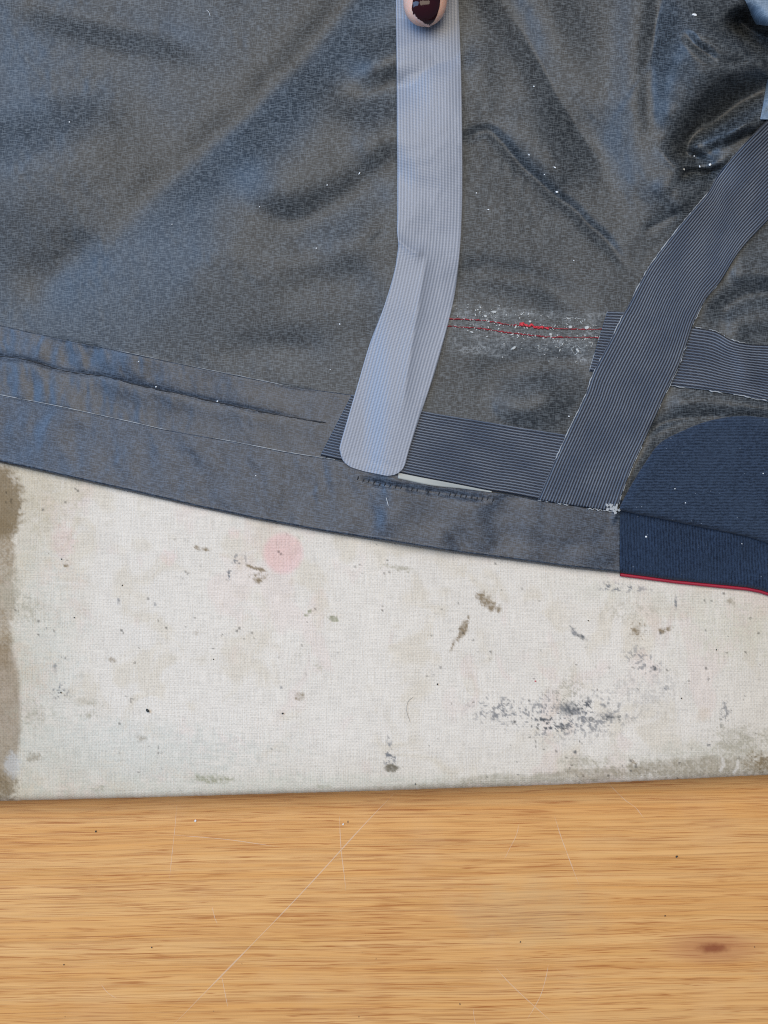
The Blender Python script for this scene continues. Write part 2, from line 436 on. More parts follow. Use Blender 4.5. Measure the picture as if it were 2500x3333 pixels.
for k, s in enumerate(SCR):
    p = smooth_path(s[:4], 40); t_ = np.linspace(0, 1, 40)
    w = s[4] * 0.5 * np.clip(np.sin(np.pi * np.clip(t_ * 1.02, 0, 1)) * 1.8, 0, 1) * (0.45 + 0.9 * vnoise(t_ * 14, t_ * 0 + k, 31)) + 0.15
    d = np.gradient(p, axis=0); d /= np.linalg.norm(d, axis=1)[:, None]; nrm = np.stack([-d[:, 1], d[:, 0]], -1)
    a, b = p + nrm * w[:, None], p - nrm * w[:, None]
    W = np.stack([P(a[:, 0], a[:, 1], ZW + 0.00005), P(b[:, 0], b[:, 1], ZW + 0.00005)], 0)
    link('scratch', grid_mesh('scratch', W), M['scratch'], wt)

# ------------------------------------------------------------------ padded board under a stained canvas cover
edge_px = np.array([(-1500, 2640), (0, 2608), (450, 2597), (1250, 2574), (1900, 2552), (2500, 2523), (4200, 2440)], float)
ew = P(edge_px[:, 0], edge_px[:, 1], -0.002)
def y_edge(x): return np.interp(x, ew[:, 0], ew[:, 1])
# stains: x, y, rx, ry, rotation, colour, strength, raggedness
BR, GR, DK, OL, PK = (0.24, 0.17, 0.095), (0.20, 0.19, 0.18), (0.10, 0.098, 0.095), (0.33, 0.30, 0.19), (0.74, 0.40, 0.36)
TN = (0.44, 0.38, 0.28)
STAINS = [
 (-5, 1640, 85, 140, 0, BR, .85, .35), (30, 1930, 55, 90, 0, TN, .55, .9), (95, 1985, 55, 45, 0, TN, .5, 1.2),
 (14, 2330, 56, 260, 0, (0.29, 0.205, 0.125), .52, .14), (10, 2560, 55, 60, 0, BR, .6, .5),
 (105, 2320, 60, 40, 0, TN, .5, 1.2), (205, 1760, 45, 60, 0, PK, .16, .5), (550, 1815, 30, 30, 0, PK, .14, .6), (760, 1735, 22, 20, 0, PK, .14, .6),
 (5, 1880, 50, 330, 0, (0.33, 0.24, 0.15), .62, .45), (922, 1801, 66, 68, 0, PK, .33, .05),
 (665, 1788, 26, 8, 8, BR, .8, .7), (640, 1782, 8, 8, 0, BR, .6, .7), (812, 1842, 14, 6, 20, BR, .9, .5), (845, 1852, 22, 8, 10, BR, .9, .6),
 (843, 1882, 24, 20, 0, BR, .75, .9), (772, 1822, 26, 16, 0, GR, .6, 1.4), (748, 1870, 16, 16, 0, GR, .6, 1.4), (215, 1841, 9, 5, 0, BR, .8, .5),
 (1084, 2014, 18, 10, 15, OL, .9, .6), (1008, 1990, 7, 8, 0, OL, .8, .6), (998, 2003, 8, 4, 0, OL, .6, .6), (1038, 2175, 16, 12, 90, OL, .45, 1.2),
 (978, 2268, 19, 17, 0, BR, .7, .8), (915, 2238, 5, 8, 0, GR, .6, .6), (369, 2148, 13, 10, 0, BR, .5, .7), (640, 2060, 14, 9, 0, BR, .35, .9),
 (505, 1968, 6, 9, 0, GR, .7, .6), (385, 1960, 5, 14, 0, GR, .6, .8), (180, 2175, 9, 22, 0, GR, .6, 1.2), (195, 2250, 30, 30, 0, GR, .55, 1.7),
 (280, 2285, 70, 16, 10, TN, .5, 1.2), (290, 2325, 30, 14, 0, TN, .6, 1.2), (462, 2403, 22, 12, 0, BR, .4, 1.1), (110, 2465, 26, 18, 0, BR, .4, 1.2),
 (700, 2536, 90, 16, 2, OL, .6, 1.1), (1040, 2560, 40, 8, 0, OL, .3, 1.0), (330, 2565, 30, 10, 0, OL, .35, 1.2),
 (1305, 1850, 56, 9, 10, TN, .8, .9), (1590, 1962, 52, 20, 38, BR, .85, .7), (1508, 2045, 14, 40, 22, BR, .9, .6), (1475, 2098, 5, 28, 20, BR, .6, .8),
 (1865, 2055, 8, 20, -30, GR, .8, .9), (1893, 2073, 22, 9, 25, DK, .8, .8), (2073, 2050, 22, 36, 10, BR, .70, 1.1), (2162, 2050, 26, 11, -25, BR, .75, .9),
 (2068, 2110, 6, 24, 0, GR, .5, 1.0), (2090, 2152, 62, 36, 25, GR, .38, 1.7), (2200, 1965, 5, 26, 0, GR, .7, .7), (2015, 1913, 90, 14, 5, GR, .55, 1.7),
 (2060, 1990, 120, 40, 0, TN, .30, 1.4), (2380, 1960, 16, 12, 40, BR, .35, .9),
 (1852, 2308, 42, 20, 10, DK, .75, 1.1), (1905, 2302, 30, 18, 0, DK, .65, 1.3), (1985, 2335, 42, 14, 8, DK, .65, 1.2), (1925, 2342, 14, 7, 0, DK, .7, .7),
 (1790, 2355, 60, 32, 0, DK, .55, 1.6), (1850, 2330, 190, 75, 0, GR, .50, 2.0), (1620, 2310, 90, 50, 0, GR, .45, 2.0), (1850, 2240, 50, 60, 30, TN, .4, 1.5),
 (2170, 2240, 10, 10, 0, GR, .7, .8), (2130, 2175, 9, 9, 0, DK, .7, .7), (2360, 2330, 16, 60, 0, GR, .45, 1.6), (2100, 2250, 160, 110, 0, GR, .12, 2.0),
 (1268, 2440, 10, 55, 0, GR, .55, 1.5), (1275, 2500, 30, 14, 0, (0.16, 0.13, 0.085), .9, .6), (1270, 2470, 24, 28, 0, GR, .6, 1.4), (1872, 2448, 7, 6, 0, DK, .7, .5),
 (1900, 2478, 85, 24, 0, TN, .8, 1.0), (2060, 2480, 16, 10, 0, BR, .8, .8), (2420, 2430, 110, 60, 0, TN, .75, 1.1), (2350, 2370, 40, 36, 0, TN, .45, 1.4),
 (2300, 2496, 330, 36, -2, (0.30, 0.24, 0.16), .50, .5), (1930, 2520, 230, 26, -3, (0.30, 0.24, 0.16), .48, .5), (2480, 2480, 70, 40, 0, BR, .70, 1.0), (1650, 2538, 220, 22, -2, TN, .60, .6),
 (1400, 2560, 240, 12, -2, TN, .5, 1.0), (2308, 2425, 8, 6, 0, DK, .7, .6),
 (2380, 2060, 210, 120, 0, (0.62, 0.55, 0.42), .55, .9), (2100, 1940, 380, 60, 6, (0.62, 0.55, 0.43), .5, .9),
 (350, 2450, 600, 130, 2, (0.60, 0.55, 0.45), .75, .8), (130, 2100, 160, 420, 0, (0.62, 0.57, 0.47), .6, .9), (900, 2560, 900, 50, -1, (0.60, 0.55, 0.44), .6, .8),
 (120, 1600, 180, 160, 0, (0.55, 0.46, 0.33), .5, .9), (2300, 2480, 400, 90, -2, (0.55, 0.49, 0.38), .6, .9)]
STAINS.sort(key=lambda q: -q[2] * q[3])
def canvas_tint(px, py):
    base = np.array([0.690, 0.602, 0.490])
    n = fbmr(px / 260, py / 260, 4, 3)[..., None]
    c = base * (0.95 + 0.11 * n) + np.zeros(px.shape + (3,))
    # faint blotches everywhere
    bl = smooth(0.52, 0.72, fbmr(px / 120, py / 120, 4, 8))[..., None]
    c = c * (1 - 0.10 * bl * np.array([0.6, 0.8, 1.25]))
    pk = smooth(0.58, 0.74, fbmr(px / 90, py / 140, 3, 23))[..., None]
    c = c * (1 - 0.045 * pk * np.array([0.1, 1.0, 0.9]))
    rag = fbmr(px / 26, py / 26, 4, 12); rag2 = fbmr(px / 9, py / 9, 3, 14); rag3 = fbmr(px / 7, py / 7, 2, 19)
    for (x, y, rx, ry, ro, col, st, rg) in STAINS:
        m = (np.abs(px - x) < 2.2 * max(rx, ry)) & (np.abs(py - y) < 2.2 * max(rx, ry))
        if not m.any(): continue
        dx, dy = px[m] - x, py[m] - y; a = math.radians(ro)
        ex, ey = (dx * math.cos(a) + dy * math.sin(a)) / rx, (-dx * math.sin(a) + dy * math.cos(a)) / ry
        r = np.hypot(ex, ey)
        small = max(rx, ry) < 70
        nn = (rag2[m] if small else 0.5 * rag[m] + 0.5 * rag2[m]) - 0.5
        if rg >= 1.3:                                  # scattered speckle
            f = smooth(0.56, 0.70, rag2[m] + 0.16 * (1 - r) * (r < 1.6) - 0.03) * np.clip(1.5 - r, 0, 1) * st * 1.25
        else:
            lo = 1 - 0.55 * rg - 0.15
            f = smooth(1.12, min(lo, 0.95), r + nn * rg * 1.9) * st * (1.05 - 0.75 * min(1, rg + .08) * (1 - smooth(.25, .75, rag3[m])))
        f = np.clip(f * 1.4, 0, 0.93)[:, None]
        c[m] = c[m] * (1 - f) + np.array(col) * f
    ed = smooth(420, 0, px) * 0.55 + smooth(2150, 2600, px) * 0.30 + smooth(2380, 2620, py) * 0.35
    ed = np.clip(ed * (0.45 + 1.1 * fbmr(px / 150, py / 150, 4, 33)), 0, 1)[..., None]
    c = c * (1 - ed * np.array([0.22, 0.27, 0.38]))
    # stray specks
    k = hash2(np.floor(px / 8), np.floor(py / 8), 5)
    sp = (k > 0.985) * smooth(0.4, 0.62, vnoise(px / 5, py / 5, 2)) * smooth(0.42, 0.6, fbmr(px / 200, py / 200, 3, 77))
    c = c * (1 - 0.55 * sp[..., None])
    # dried pale blot in the brown stain, pale scratches lower right
    b = smooth(1.1, 0.5, np.hypot((px - 42) / 30, (py - 2490) / 48) + 0.9 * (rag2 - 0.5))[..., None]
    c = c * (1 - 0.6 * b) + np.array([0.52, 0.48, 0.42]) * 0.6 * b
    for q in ([(2352, 2470), (2356, 2490), (2345, 2508)], [(2402, 2478), (2400, 2500), (2388, 2515)]):
        d, tt = sdist(px, py, q); f = smooth(7, 3, np.abs(d))[..., None] * 0.8
        c = c * (1 - 0.8 * f) + np.array([0.66, 0.58, 0.48]) * 0.8 * f
    return np.clip(c, 0.02, 0.9)
board = empty('pressing_board', (0, 0.1, ZW))
tag(board, 'padded board under a stained off white canvas cover', 'pressing board')
def canvas():
    R = 0.0028
    xs = axis(-0.42, -0.132, 0.132, 0.42, 0.0004, 0.012)
    # s = distance inward from the edge
    s = np.r_[np.arange(0.62, 0.118, -0.02), np.arange(0.118, R, -0.0004)]
    arc = np.linspace(0, math.pi / 2, 14)
    rows_off = np.r_[s, R - R * np.sin(arc), 0 * np.ones(3)]
    rows_z = np.r_[0 * s, -R * (1 - np.cos(arc)), np.linspace(-R, ZW + 0.0004, 4)[1:]]
    X = np.broadcast_to(xs, (len(rows_off), len(xs)))
    fray = 0.00018 * (fbm(xs * 900, xs * 0, 3, 4) - 0.5)
    Y = y_edge(xs)[None] + rows_off[:, None] + fray[None] * (rows_off[:, None] < 0.006)
    Z = rows_z[:, None] + 0.00045 * (fbm(X * 45, Y * 45, 3, 2) - 0.5) * (rows_off[:, None] > R) + 0 * X
    W = np.stack([X, Y, Z], -1)
    px, py = unP(X, Y, Z)
    tint = canvas_tint(px, py)
    o = link('canvas_cover', grid_mesh('canvas_cover', W, np.stack([X * 1000, (Y + Z) * 1000], -1), {'tint': tint}), M['canvas'], board)
    o['label'] = 'off white canvas with brown, grey and pink stains'
    # wooden core
    bm = bmesh.new()
    a = [(-0.41, y_edge(-0.41) + 0.001), (0.41, y_edge(0.41) + 0.001), (0.41, 0.55), (-0.41, 0.55)]
    lo = [bm.verts.new((x, y, ZW + 0.0002)) for x, y in a]; hi = [bm.verts.new((x, y + (0.003 if y < 0 else 0), -0.002)) for x, y in a]
    bm.faces.new(lo[::-1]); bm.faces.new(hi)
    for i in range(4): bm.faces.new([lo[i], lo[(i + 1) % 4], hi[(i + 1) % 4], hi[i]])
    me = bpy.data.meshes.new('board_core'); bm.to_mesh(me); bm.free()
    link('board_core', me, M['core'], board)
canvas()

# ------------------------------------------------------------------ the jacket: a rumpled sheet seen from inside
mm = 0.001
HEM_TOP = np.array([(-1500, 960), (-600, 1150), (0, 1286), (188, 1322), (437, 1376), (527, 1397), (754, 1437), (942, 1474), (1093, 1497), (1200, 1522), (1300, 1547),
                    (1450, 1577), (1590, 1602), (1657, 1609), (1751, 1628), (1880, 1647), (2005, 1667), (2100, 1682), (2300, 1717), (2500, 1767), (3600, 2000)], float)
HEM_LOW = np.array([(-1500, 1180), (-600, 1376), (0, 1506), (188, 1548), (452, 1608), (640, 1651), (829, 1691), (1055, 1733), (1250, 1764), (1476, 1800), (1702, 1829),
                    (1853, 1849), (2017, 1866), (2200, 1890), (2348, 1905), (2433, 1913), (2475, 1921), (2520, 1936), (3600, 2260)], float)
BAND_TOP = np.array([(-1500, 740), (-600, 930), (0, 1058), (83, 1078), (234, 1111), (452, 1156), (678, 1204), (799, 1228), (942, 1258), (1153, 1286), (1374, 1337),
                     (1551, 1367), (1732, 1397), (1842, 1412)], float)
CREASE = [(-800, 990), (-200, 1118), (0, 1160), (60, 1166), (121, 1180), (190, 1202), (249, 1213), (347, 1226), (420, 1246), (505, 1265), (620, 1290), (716, 1311), (904, 1350), (1060, 1376)]
def hem_top(x): return np.interp(x, HEM_TOP[:, 0], HEM_TOP[:, 1])
def hem_low(x): return np.interp(x, HEM_LOW[:, 0], HEM_LOW[:, 1])
def band_top(x): return np.interp(x, BAND_TOP[:, 0], BAND_TOP[:, 1])

# kind, path, height mm, width above, width below, fade-in, fade-out (fractions of the path)
FE = [
 ('g', [(20, -20), (200, 55), (377, 98), (560, 142), (720, 190)], -2.2, 60, 26, .2, .3),
 ('g', [(0, 110), (300, 165), (560, 215), (760, 300)], 1.6, 60, 160, .3, .4),
 ('g', [(-300, 600), (0, 520), (260, 430), (520, 330)], 3.2, 130, 260, .1, .35),
 ('g', [(-300, 420), (0, 360), (250, 300), (460, 220)], -1.2, 70, 60, .1, .35),
 ('g', [(300, 830), (460, 680), (620, 545), (800, 400), (950, 245), (1080, 95), (1200, -80), (1290, -260)], -3.6, 75, 70, .40, .05),
 ('g', [(60, 980), (160, 900), (330, 760)], -1.6, 60, 90, .3, .3),
 ('g', [(700, 640), (790, 690), (880, 722), (970, 722), (1100, 665), (1230, 570), (1340, 470)], -3.4, 55, 95, .35, .1),
 ('g', [(760, 620), (880, 510), (990, 380), (1080, 240)], 3.0, 120, 120, .3, .3),
 ('g', [(1080, 360), (1170, 310), (1300, 262)], -2.8, 34, 70, .35, .0),
 ('g', [(1140, 120), (1220, 100), (1310, 60)], -1.8, 30, 60, .4, .0),
 ('g', [(1130, 200), (1240, 190), (1320, 160)], 1.4, 40, 40, .4, .0),
 ('g', [(860, 985), (960, 935), (1100, 905), (1230, 890)], -1.5, 60, 60, .4, .2),
 ('g', [(1040, 860), (1140, 800), (1240, 790)], 1.2, 80, 60, .4, .2),
 ('g', [(660, 1215), (720, 1180), (800, 1150), (920, 1135), (1120, 1140)], -1.5, 38, 60, .25, .3),
 ('c', [(1195, 800), (1225, 778), (1262, 740)], -0.7, 10, 8, .3, .3),
 # right of the repair tape
 ('g', [(1560, -200), (1600, -40), (1660, 40), (1710, 125), (1777, 249), (1853, 377), (1928, 490), (2000, 603), (2030, 720)], -2.8, 70, 40, .0, .35),
 ('c', [(1650, 30), (1710, 125), (1777, 249), (1853, 377), (1928, 490), (1980, 570)], -0.6, 14, 9, .25, .35),
 ('g', [(1640, 330), (1720, 420), (1800, 520), (1880, 640)], 2.2, 90, 60, .3, .3),
 ('g', [(1500, 470), (1540, 438), (1590, 424), (1640, 470), (1702, 543), (1823, 648), (1928, 738), (2041, 859), (2085, 905)], -1.1, 16, 22, .08, .25),
 ('c', [(1590, 424), (1640, 470), (1702, 543), (1823, 648), (1928, 738), (2041, 859)], -0.35, 8, 9, .3, .25),
 ('g', [(1600, 380), (1700, 470), (1850, 600)], 1.0, 50, 40, .3, .3),
 ('g', [(1520, -100), (1540, 150), (1560, 330)], 1.6, 70, 60, .1, .3),
 ('g', [(1500, -60), (1508, 200), (1506, 380)], -1.6, 40, 24, .0, .3),
 ('g', [(2070, -100), (2055, 150), (2080, 400), (2090, 520)], 1.6, 70, 70, .0, .35),
 ('g', [(2160, -60), (2140, 60), (2122, 190), (2122, 330), (2130, 430), (2140, 620)], -2.2, 45, 40, .0, .45),
 ('c', [(2156, 0), (2135, 90), (2124, 190), (2120, 290)], -0.8, 9, 9, .2, .4),
 ('g', [(2230, -50), (2260, 120), (2280, 330), (2240, 530), (2190, 700)], 2.0, 110, 120, .0, .45),
 ('g', [(2030, 620), (2100, 560), (2160, 440)], 0.9, 50, 50, .4, .4),
 ('c', [(2085, 760), (2160, 720), (2225, 680)], -0.9, 14, 8, .3, .2),
 ('g', [(1499, 884), (1600, 888), (1740, 912), (1885, 985), (1960, 1010)], -1.7, 28, 46, .0, .35),
 ('g', [(1500, 985), (1700, 985), (1850, 1040)], 0.9, 40, 40, .1, .4),
 ('g', [(1520, 1195), (1640, 1185), (1780, 1180), (1930, 1168)], -1.6, 26, 55, .25, .1),
 ('g', [(1590, 1330), (1720, 1320), (1850, 1270)], 2.0, 90, 40, .25, .25),
 ('g', [(1790, 1330), (1830, 1270), (1900, 1230)], 1.4, 40, 50, .3, .2),
 ('g', [(1640, 1210), (1690, 1270), (1730, 1340)], -1.0, 40, 30, .3, .2),
 # the bunched fold at upper right
 ('g', [(2160, 0), (2235, 40), (2330, 120), (2440, 190), (2492, 240), (2560, 320)], 8.0, 26, 190, .35, .05),
 ('c', [(2200, 20), (2260, 70), (2330, 110)], -1.2, 14, 14, .3, .3),
 ('g', [(2215, 95), (2260, 140), (2320, 190), (2350, 215)], -2.0, 18, 16, .3, .35),
 ('g', [(2330, 190), (2380, 205), (2450, 195)], -1.2, 14, 14, .3, .3),
 ('g', [(2370, 30), (2420, 90), (2470, 130), (2560, 160)], -15.0, 50, 36, .25, .0),
 ('g', [(2225, 548), (2270, 470), (2330, 390), (2400, 335), (2490, 290)], -12.0, 65, 60, .15, .0),
 ('g', [(2255, 520), (2270, 480), (2330, 440), (2420, 410), (2480, 396), (2560, 370)], 6.0, 26, 36, .12, .0),
 ('c', [(2300, 515), (2330, 480), (2400, 450), (2470, 425)], -1.8, 12, 14, .2, .2),
 ('g', [(2216, 552), (2262, 560), (2310, 562), (2370, 548)], -6.0, 12, 26, .12, .1),
 ('g', [(2350, 245), (2370, 280), (2350, 330)], -1.0, 12, 12, .3, .3),
 ('g', [(2150, 560), (2200, 640), (2260, 690)], 1.2, 40, 50, .3, .3),
 ('c', [(2228, 545), (2250, 440), (2300, 330), (2345, 260)], -1.1, 12, 12, .1, .4),
 ('c', [(2232, 540), (2290, 420), (2360, 330), (2430, 250)], 1.2, 14, 12, .1, .3),
 ('c', [(2350, 240), (2345, 300), (2320, 360)], -0.9, 9, 9, .3, .4),
 ('c', [(2390, 230), (2380, 290), (2350, 350)], -0.8, 9, 9, .3, .4),
 ('c', [(2220, 556), (2160, 500), (2120, 420)], 0.5, 14, 14, .1, .5),
 ('c', [(2222, 560), (2190, 620), (2150, 700)], -0.5, 12, 12, .1, .5),
 # right of the diagonal tape
 ('g', [(2300, 1050), (2360, 1000), (2420, 965), (2520, 950)], -1.8, 30, 36, .3, .0),
 ('g', [(2360, 900), (2440, 890), (2540, 900)], 1.5, 50, 36, .3, .0),
 ('g', [(2360, 1090), (2420, 1050), (2520, 1030)], 1.2, 40, 40, .3, .0),
 ('c', [(2094, 1418), (2150, 1380), (2215, 1362), (2300, 1352), (2390, 1345)], -1.8, 12, 20, .15, .3),
 ('g', [(2160, 1330), (2280, 1305), (2400, 1310), (2520, 1330)], 1.8, 40, 30, .2, .0),
 ('g', [(2330, 1075), (2380, 1120), (2420, 1180), (2440, 1280)], 1.2, 40, 30, .3, .3),
]
def blur(a, n):
    for ax in (0, 1):
        c = np.cumsum(np.concatenate([np.repeat(np.take(a, [0], ax), n + 1, ax), a, np.repeat(np.take(a, [-1], ax), n, ax)], ax), ax)
        k = 2 * n + 1; m_ = c.shape[ax]
        a = (np.take(c, np.arange(k, m_), ax) - np.take(c, np.arange(0, m_ - k), ax)) / k
    return a
# broad slopes that lean towards the window: path, width at start / end, steepness, run-out, fades
RAMPS = [
 ([(40, 1130), (110, 1000), (190, 900), (340, 790), (480, 650), (640, 530), (800, 400), (950, 245), (1080, 95), (1200, -80), (1300, -260)], 370, 130, .245, 800, .06, .0),
 ([(2070, 900), (2010, 740), (1975, 560), (1960, 380), (1985, 200), (2000, 0), (2010, -200)], 170, 220, .22, 200, .25, .0),
 ([(1740, 560), (1690, 430), (1640, 300), (1590, 100), (1570, -100)], 150, 170, .15, 160, .3, .0),
 ([(1600, 1350), (1640, 1260), (1690, 1190)], 110, 110, .17, 110, .2, .3),
 ([(-400, 480), (0, 415), (250, 345), (470, 240)], 140, 120, .18, 300, .0, .35),
 ([(1080, 390), (1180, 340), (1310, 285)], 120, 120, .18, 200, .3, .0),
 ([(1140, 130), (1220, 110), (1320, 70)], 80, 80, .16, 120, .3, .0),
]
def ramps(px, py):
    h = np.zeros(px.shape)
    for path, w0, w1, sl, out, f0, f1 in RAMPS:
        pth = smooth_path(path, 30)
        wz = 26 * (fbm(px / 110, py / 110, 2, 57) - 0.5)
        d, t = sdist(px + wz, py - wz, pth)
        w = w0 + (w1 - w0) * t
        q = np.clip(d / w, 0, 1)
        prof = np.where(d > w, np.exp(-((d - w) / out) ** 2), q + 0.0)
        fade = np.ones_like(t)
        if f0 > 0: fade *= smooth(0, f0, t)
        if f1 > 0: fade *= smooth(1, 1 - f1, t)
        h += sl * w * 0.1 * prof * fade
    return h
def H_raw(px, py):
    h = 2.2 + 3.0 * smooth(1150, 500, py)
    hw = np.zeros(px.shape)
    flat = smooth(60, 420, band_top(px) - py)                 # lies flatter towards the hem
    h += flat * 2.4 * (fbm(px / 520 + 3.1, py / 520 + 1.7, 2, 41) - 0.35)
    h += (0.15 + 0.85 * flat) * 0.55 * (fbm(px / 150, py / 150, 3, 43) - 0.5)
    h += 5.0 * np.exp(-(((px - 2470) / 330) ** 2 + ((py - 230) / 330) ** 2)) + 3.0 * smooth(700, -100, py)
    for kind, path, a, wa, wb, f0, f1 in FE:
        pth = smooth_path(path, 24)
        R = 3.2 * max(wa, wb)
        m = (px > pth[:, 0].min() - R) & (px < pth[:, 0].max() + R) & (py > pth[:, 1].min() - R) & (py < pth[:, 1].max() + R)
        if not m.any(): continue
        x, y = px[m], py[m]
        wz = 8 * (fbm(x / 60, y / 60, 2, 51) - 0.5)
        d, t = sdist(x + wz, y - wz, pth)
        w = np.where(d < 0, wa, wb)
        prof = np.exp(-(d / w) ** 2) if kind == 'g' else np.exp(-np.abs(d) / w)
        fade = np.ones_like(t)
        if f0 > 0: fade *= smooth(0, f0, t)
        if f1 > 0: fade *= smooth(1, 1 - f1, t)
        am = 1.0 if path[0][0] > 2150 else (1.0 if path[0][0] > 1450 else 0.85)
        flatb = np.where(x < 1250, smooth(10, -130, y - band_top(x)), 1.0)
        (hw if max(wa, wb) >= 40 and path[0][0] < 2150 else h)[m] += a * am * prof * fade * flatb
    hw += ramps(px, py) * np.where(px < 1250, smooth(220, -620, py - band_top(px)), 1.0)
    h = blur(h, 1) + blur(blur(hw, 6), 5)
    cr = 0.16 * smooth(.35, .75, fbm(px / 170, py / 170, 2, 47)) + 0.03
    h += cr * (fbm(px / 24 + 2 * fbm(px / 90, py / 90, 2, 48), py / 34, 2, 49) - 0.5)
    # seam band: groove at the crease, puckers across the seam, ledges
    cp = smooth_path(CREASE, 70)
    d, t = sdist(px, py, cp)
    inb = smooth(-8, 8, py - band_top(px)) * smooth(1200, 1050, px)
    inh = smooth(-6, 6, py - hem_top(px))
    fade = smooth(1.0, 0.86, t)
    h -= 0.5 * np.exp(-np.abs(d) / 6) * fade * (px < 1120)
    h += 0.18 * np.exp(-((d - 26) / 30) ** 2) * fade * (px < 1120) + 0.12 * np.exp(-((d + 34) / 30) ** 2) * fade * (px < 1120)
    sk = px - 0.06 * (py - 1100)
    puck = fbm(sk / 40 + 1.5 * fbm(px / 160, py / 90, 2, 63), py / 130, 3, 61) - 0.5
    left = smooth(760, 320, px) * 0.85 + 0.15
    h += inb * (1 - inh) * puck * 0.80 * left * smooth(-6, 40, np.abs(d))
    wide = fbm(sk / 120 + 1.2 * fbm(px / 200, py / 120, 2, 65), py / 230, 2, 67) - 0.5
    h += inb * (1 - inh) * wide * 1.3 + inh * wide * 1.2
    h += inh * (fbm(sk / 46, py / 200, 2, 69) - 0.5) * 0.25 * smooth(1500, 900, px)
    # hem facing right half: soft dents
    h += inh * smooth(1000, 1400, px) * 1.4 * (fbm(px / 150, py / 130, 2, 71) - 0.5)
    # stitched groove under the patch tape
    g = np.array([(1150, 1556), (1250, 1578), (1340, 1592), (1450, 1607), (1560, 1622), (1640, 1628)])
    d, t = sdist(px, py, g)
    h -= 0.55 * np.exp(-(d / 11) ** 2) * smooth(0, .15, t) * smooth(1, .8, t) * (0.7 + 0.6 * vnoise(px / 11, py * 0, 81))
    # red seam: shallow ledge along it
    g = np.array([(1440, 1049), (1640, 1066), (1800, 1082), (1960, 1085)])
    d, t = sdist(px, py, g)
    h += 0.35 * np.exp(-(d / 60) ** 4) * smooth(0, .05, t) * smooth(1, .95, t)
    # navy fleece is a thick pocket edge: the lining rolls up beside it
    g = smooth_path([(2020, 1655), (2064, 1563), (2102, 1503), (2147, 1443), (2215, 1405), (2305, 1372), (2410, 1355), (2520, 1362)], 30)
    d, t = sdist(px, py, g)
    h += 0.8 * np.exp(-((d + 26) / 24) ** 2)
    return 0.5 + np.log1p(np.exp(np.clip((h - 0.5) * 2.2, -30, 60))) / 2.2
GX0, GX1, GY0, GY1, GS = -1500.0, 3600.0, -1700.0, 2300.0, 5.0
gx = np.arange(GX0, GX1 + 1, GS); gy = np.arange(GY0, GY1 + 1, GS)
HG = np.zeros((len(gy), len(gx)))
_x, _y = np.meshgrid(gx, gy)
HG = H_raw(_x, _y)
_d, _t = sdist(_x, _y, smooth_path([(2770, 280), (2500, 552), (2377, 688), (2253, 840), (2162, 1005), (2143, 1040), (2060, 1200), (1992, 1380), (1930, 1520), (1878, 1647)], 40))
_m = smooth(135, 100, np.abs(_d))
HG = HG * (1 - _m) + (blur(blur(HG, 10), 8)) * _m
def H(px, py):
    fx = np.clip((np.asarray(px, float) - GX0) / GS, 0, len(gx) - 1.001); fy = np.clip((np.asarray(py, float) - GY0) / GS, 0, len(gy) - 1.001)
    ix, iy = fx.astype(int), fy.astype(int); fx = fx - ix; fy = fy - iy
    return ((HG[iy, ix] * (1 - fx) + HG[iy, ix + 1] * fx) * (1 - fy) + (HG[iy + 1, ix] * (1 - fx) + HG[iy + 1, ix + 1] * fx) * fy) * mm

jacket = empty('jacket', (0.0, 0.02, 0.0))
tag(jacket, 'dark grey and navy rain jacket lying inside out with taped seams', 'jacket')

def uvw(W): return W[..., :2] * 1000
def panel():
    xs = axis(-1450, -60, 2560, 3500, 6.0, 40.0)
    t = np.r_[np.linspace(0, 1, 26)[:-1] * 0.999, 1.0]
    ys_top = np.arange(-1600, -60, 60)
    ys = np.r_[ys_top, np.arange(-60, 2000, 6.0)]
    X, Y = np.meshgrid(xs, ys)
    lim = hem_low(X) - 26
    Y = np.minimum(Y, lim)
    # squeeze out repeated rows: remap each column evenly between its ends instead
    r = np.linspace(0, 1, len(ys)); k = (ys - ys[0]) / (ys[-1] - ys[0])
    Y = ys[0] + (lim - ys[0]) * k[:, None]
    Z = H(X, Y)
    W = P(X, Y, Z)
    # residue of the peeled tape around the bare red seam
    g = np.array([(1430, 1060), (1640, 1078), (1800, 1092), (1975, 1096)])
    d, tt = sdist(X, Y, g)
    band = smooth(88, 74, np.abs(d - 4)) * (X > 1380) * (X < 1990)
    res = band * (0.04 + 0.13 * smooth(0.50, 0.80, fbm(X / 42, Y / 30, 4, 91)))
    blob = np.exp(-((X - 1610) / 70) ** 2 - ((Y - 1115) / 30) ** 2) * 0.13 + np.exp(-((X - 1830) / 120) ** 2 - ((Y - 1120) / 26) ** 2) * 0.14
    res = res + blob * (X > 1400) * fbm(X / 18, Y / 18, 3, 92) * 1.4
    return link('body_lining', grid_mesh('body_lining', W, np.stack([X * 0.1, -Y * 0.1], -1), {'residue': np.clip(res, 0, .6)}), M['membrane'], jacket)
lining = panel()

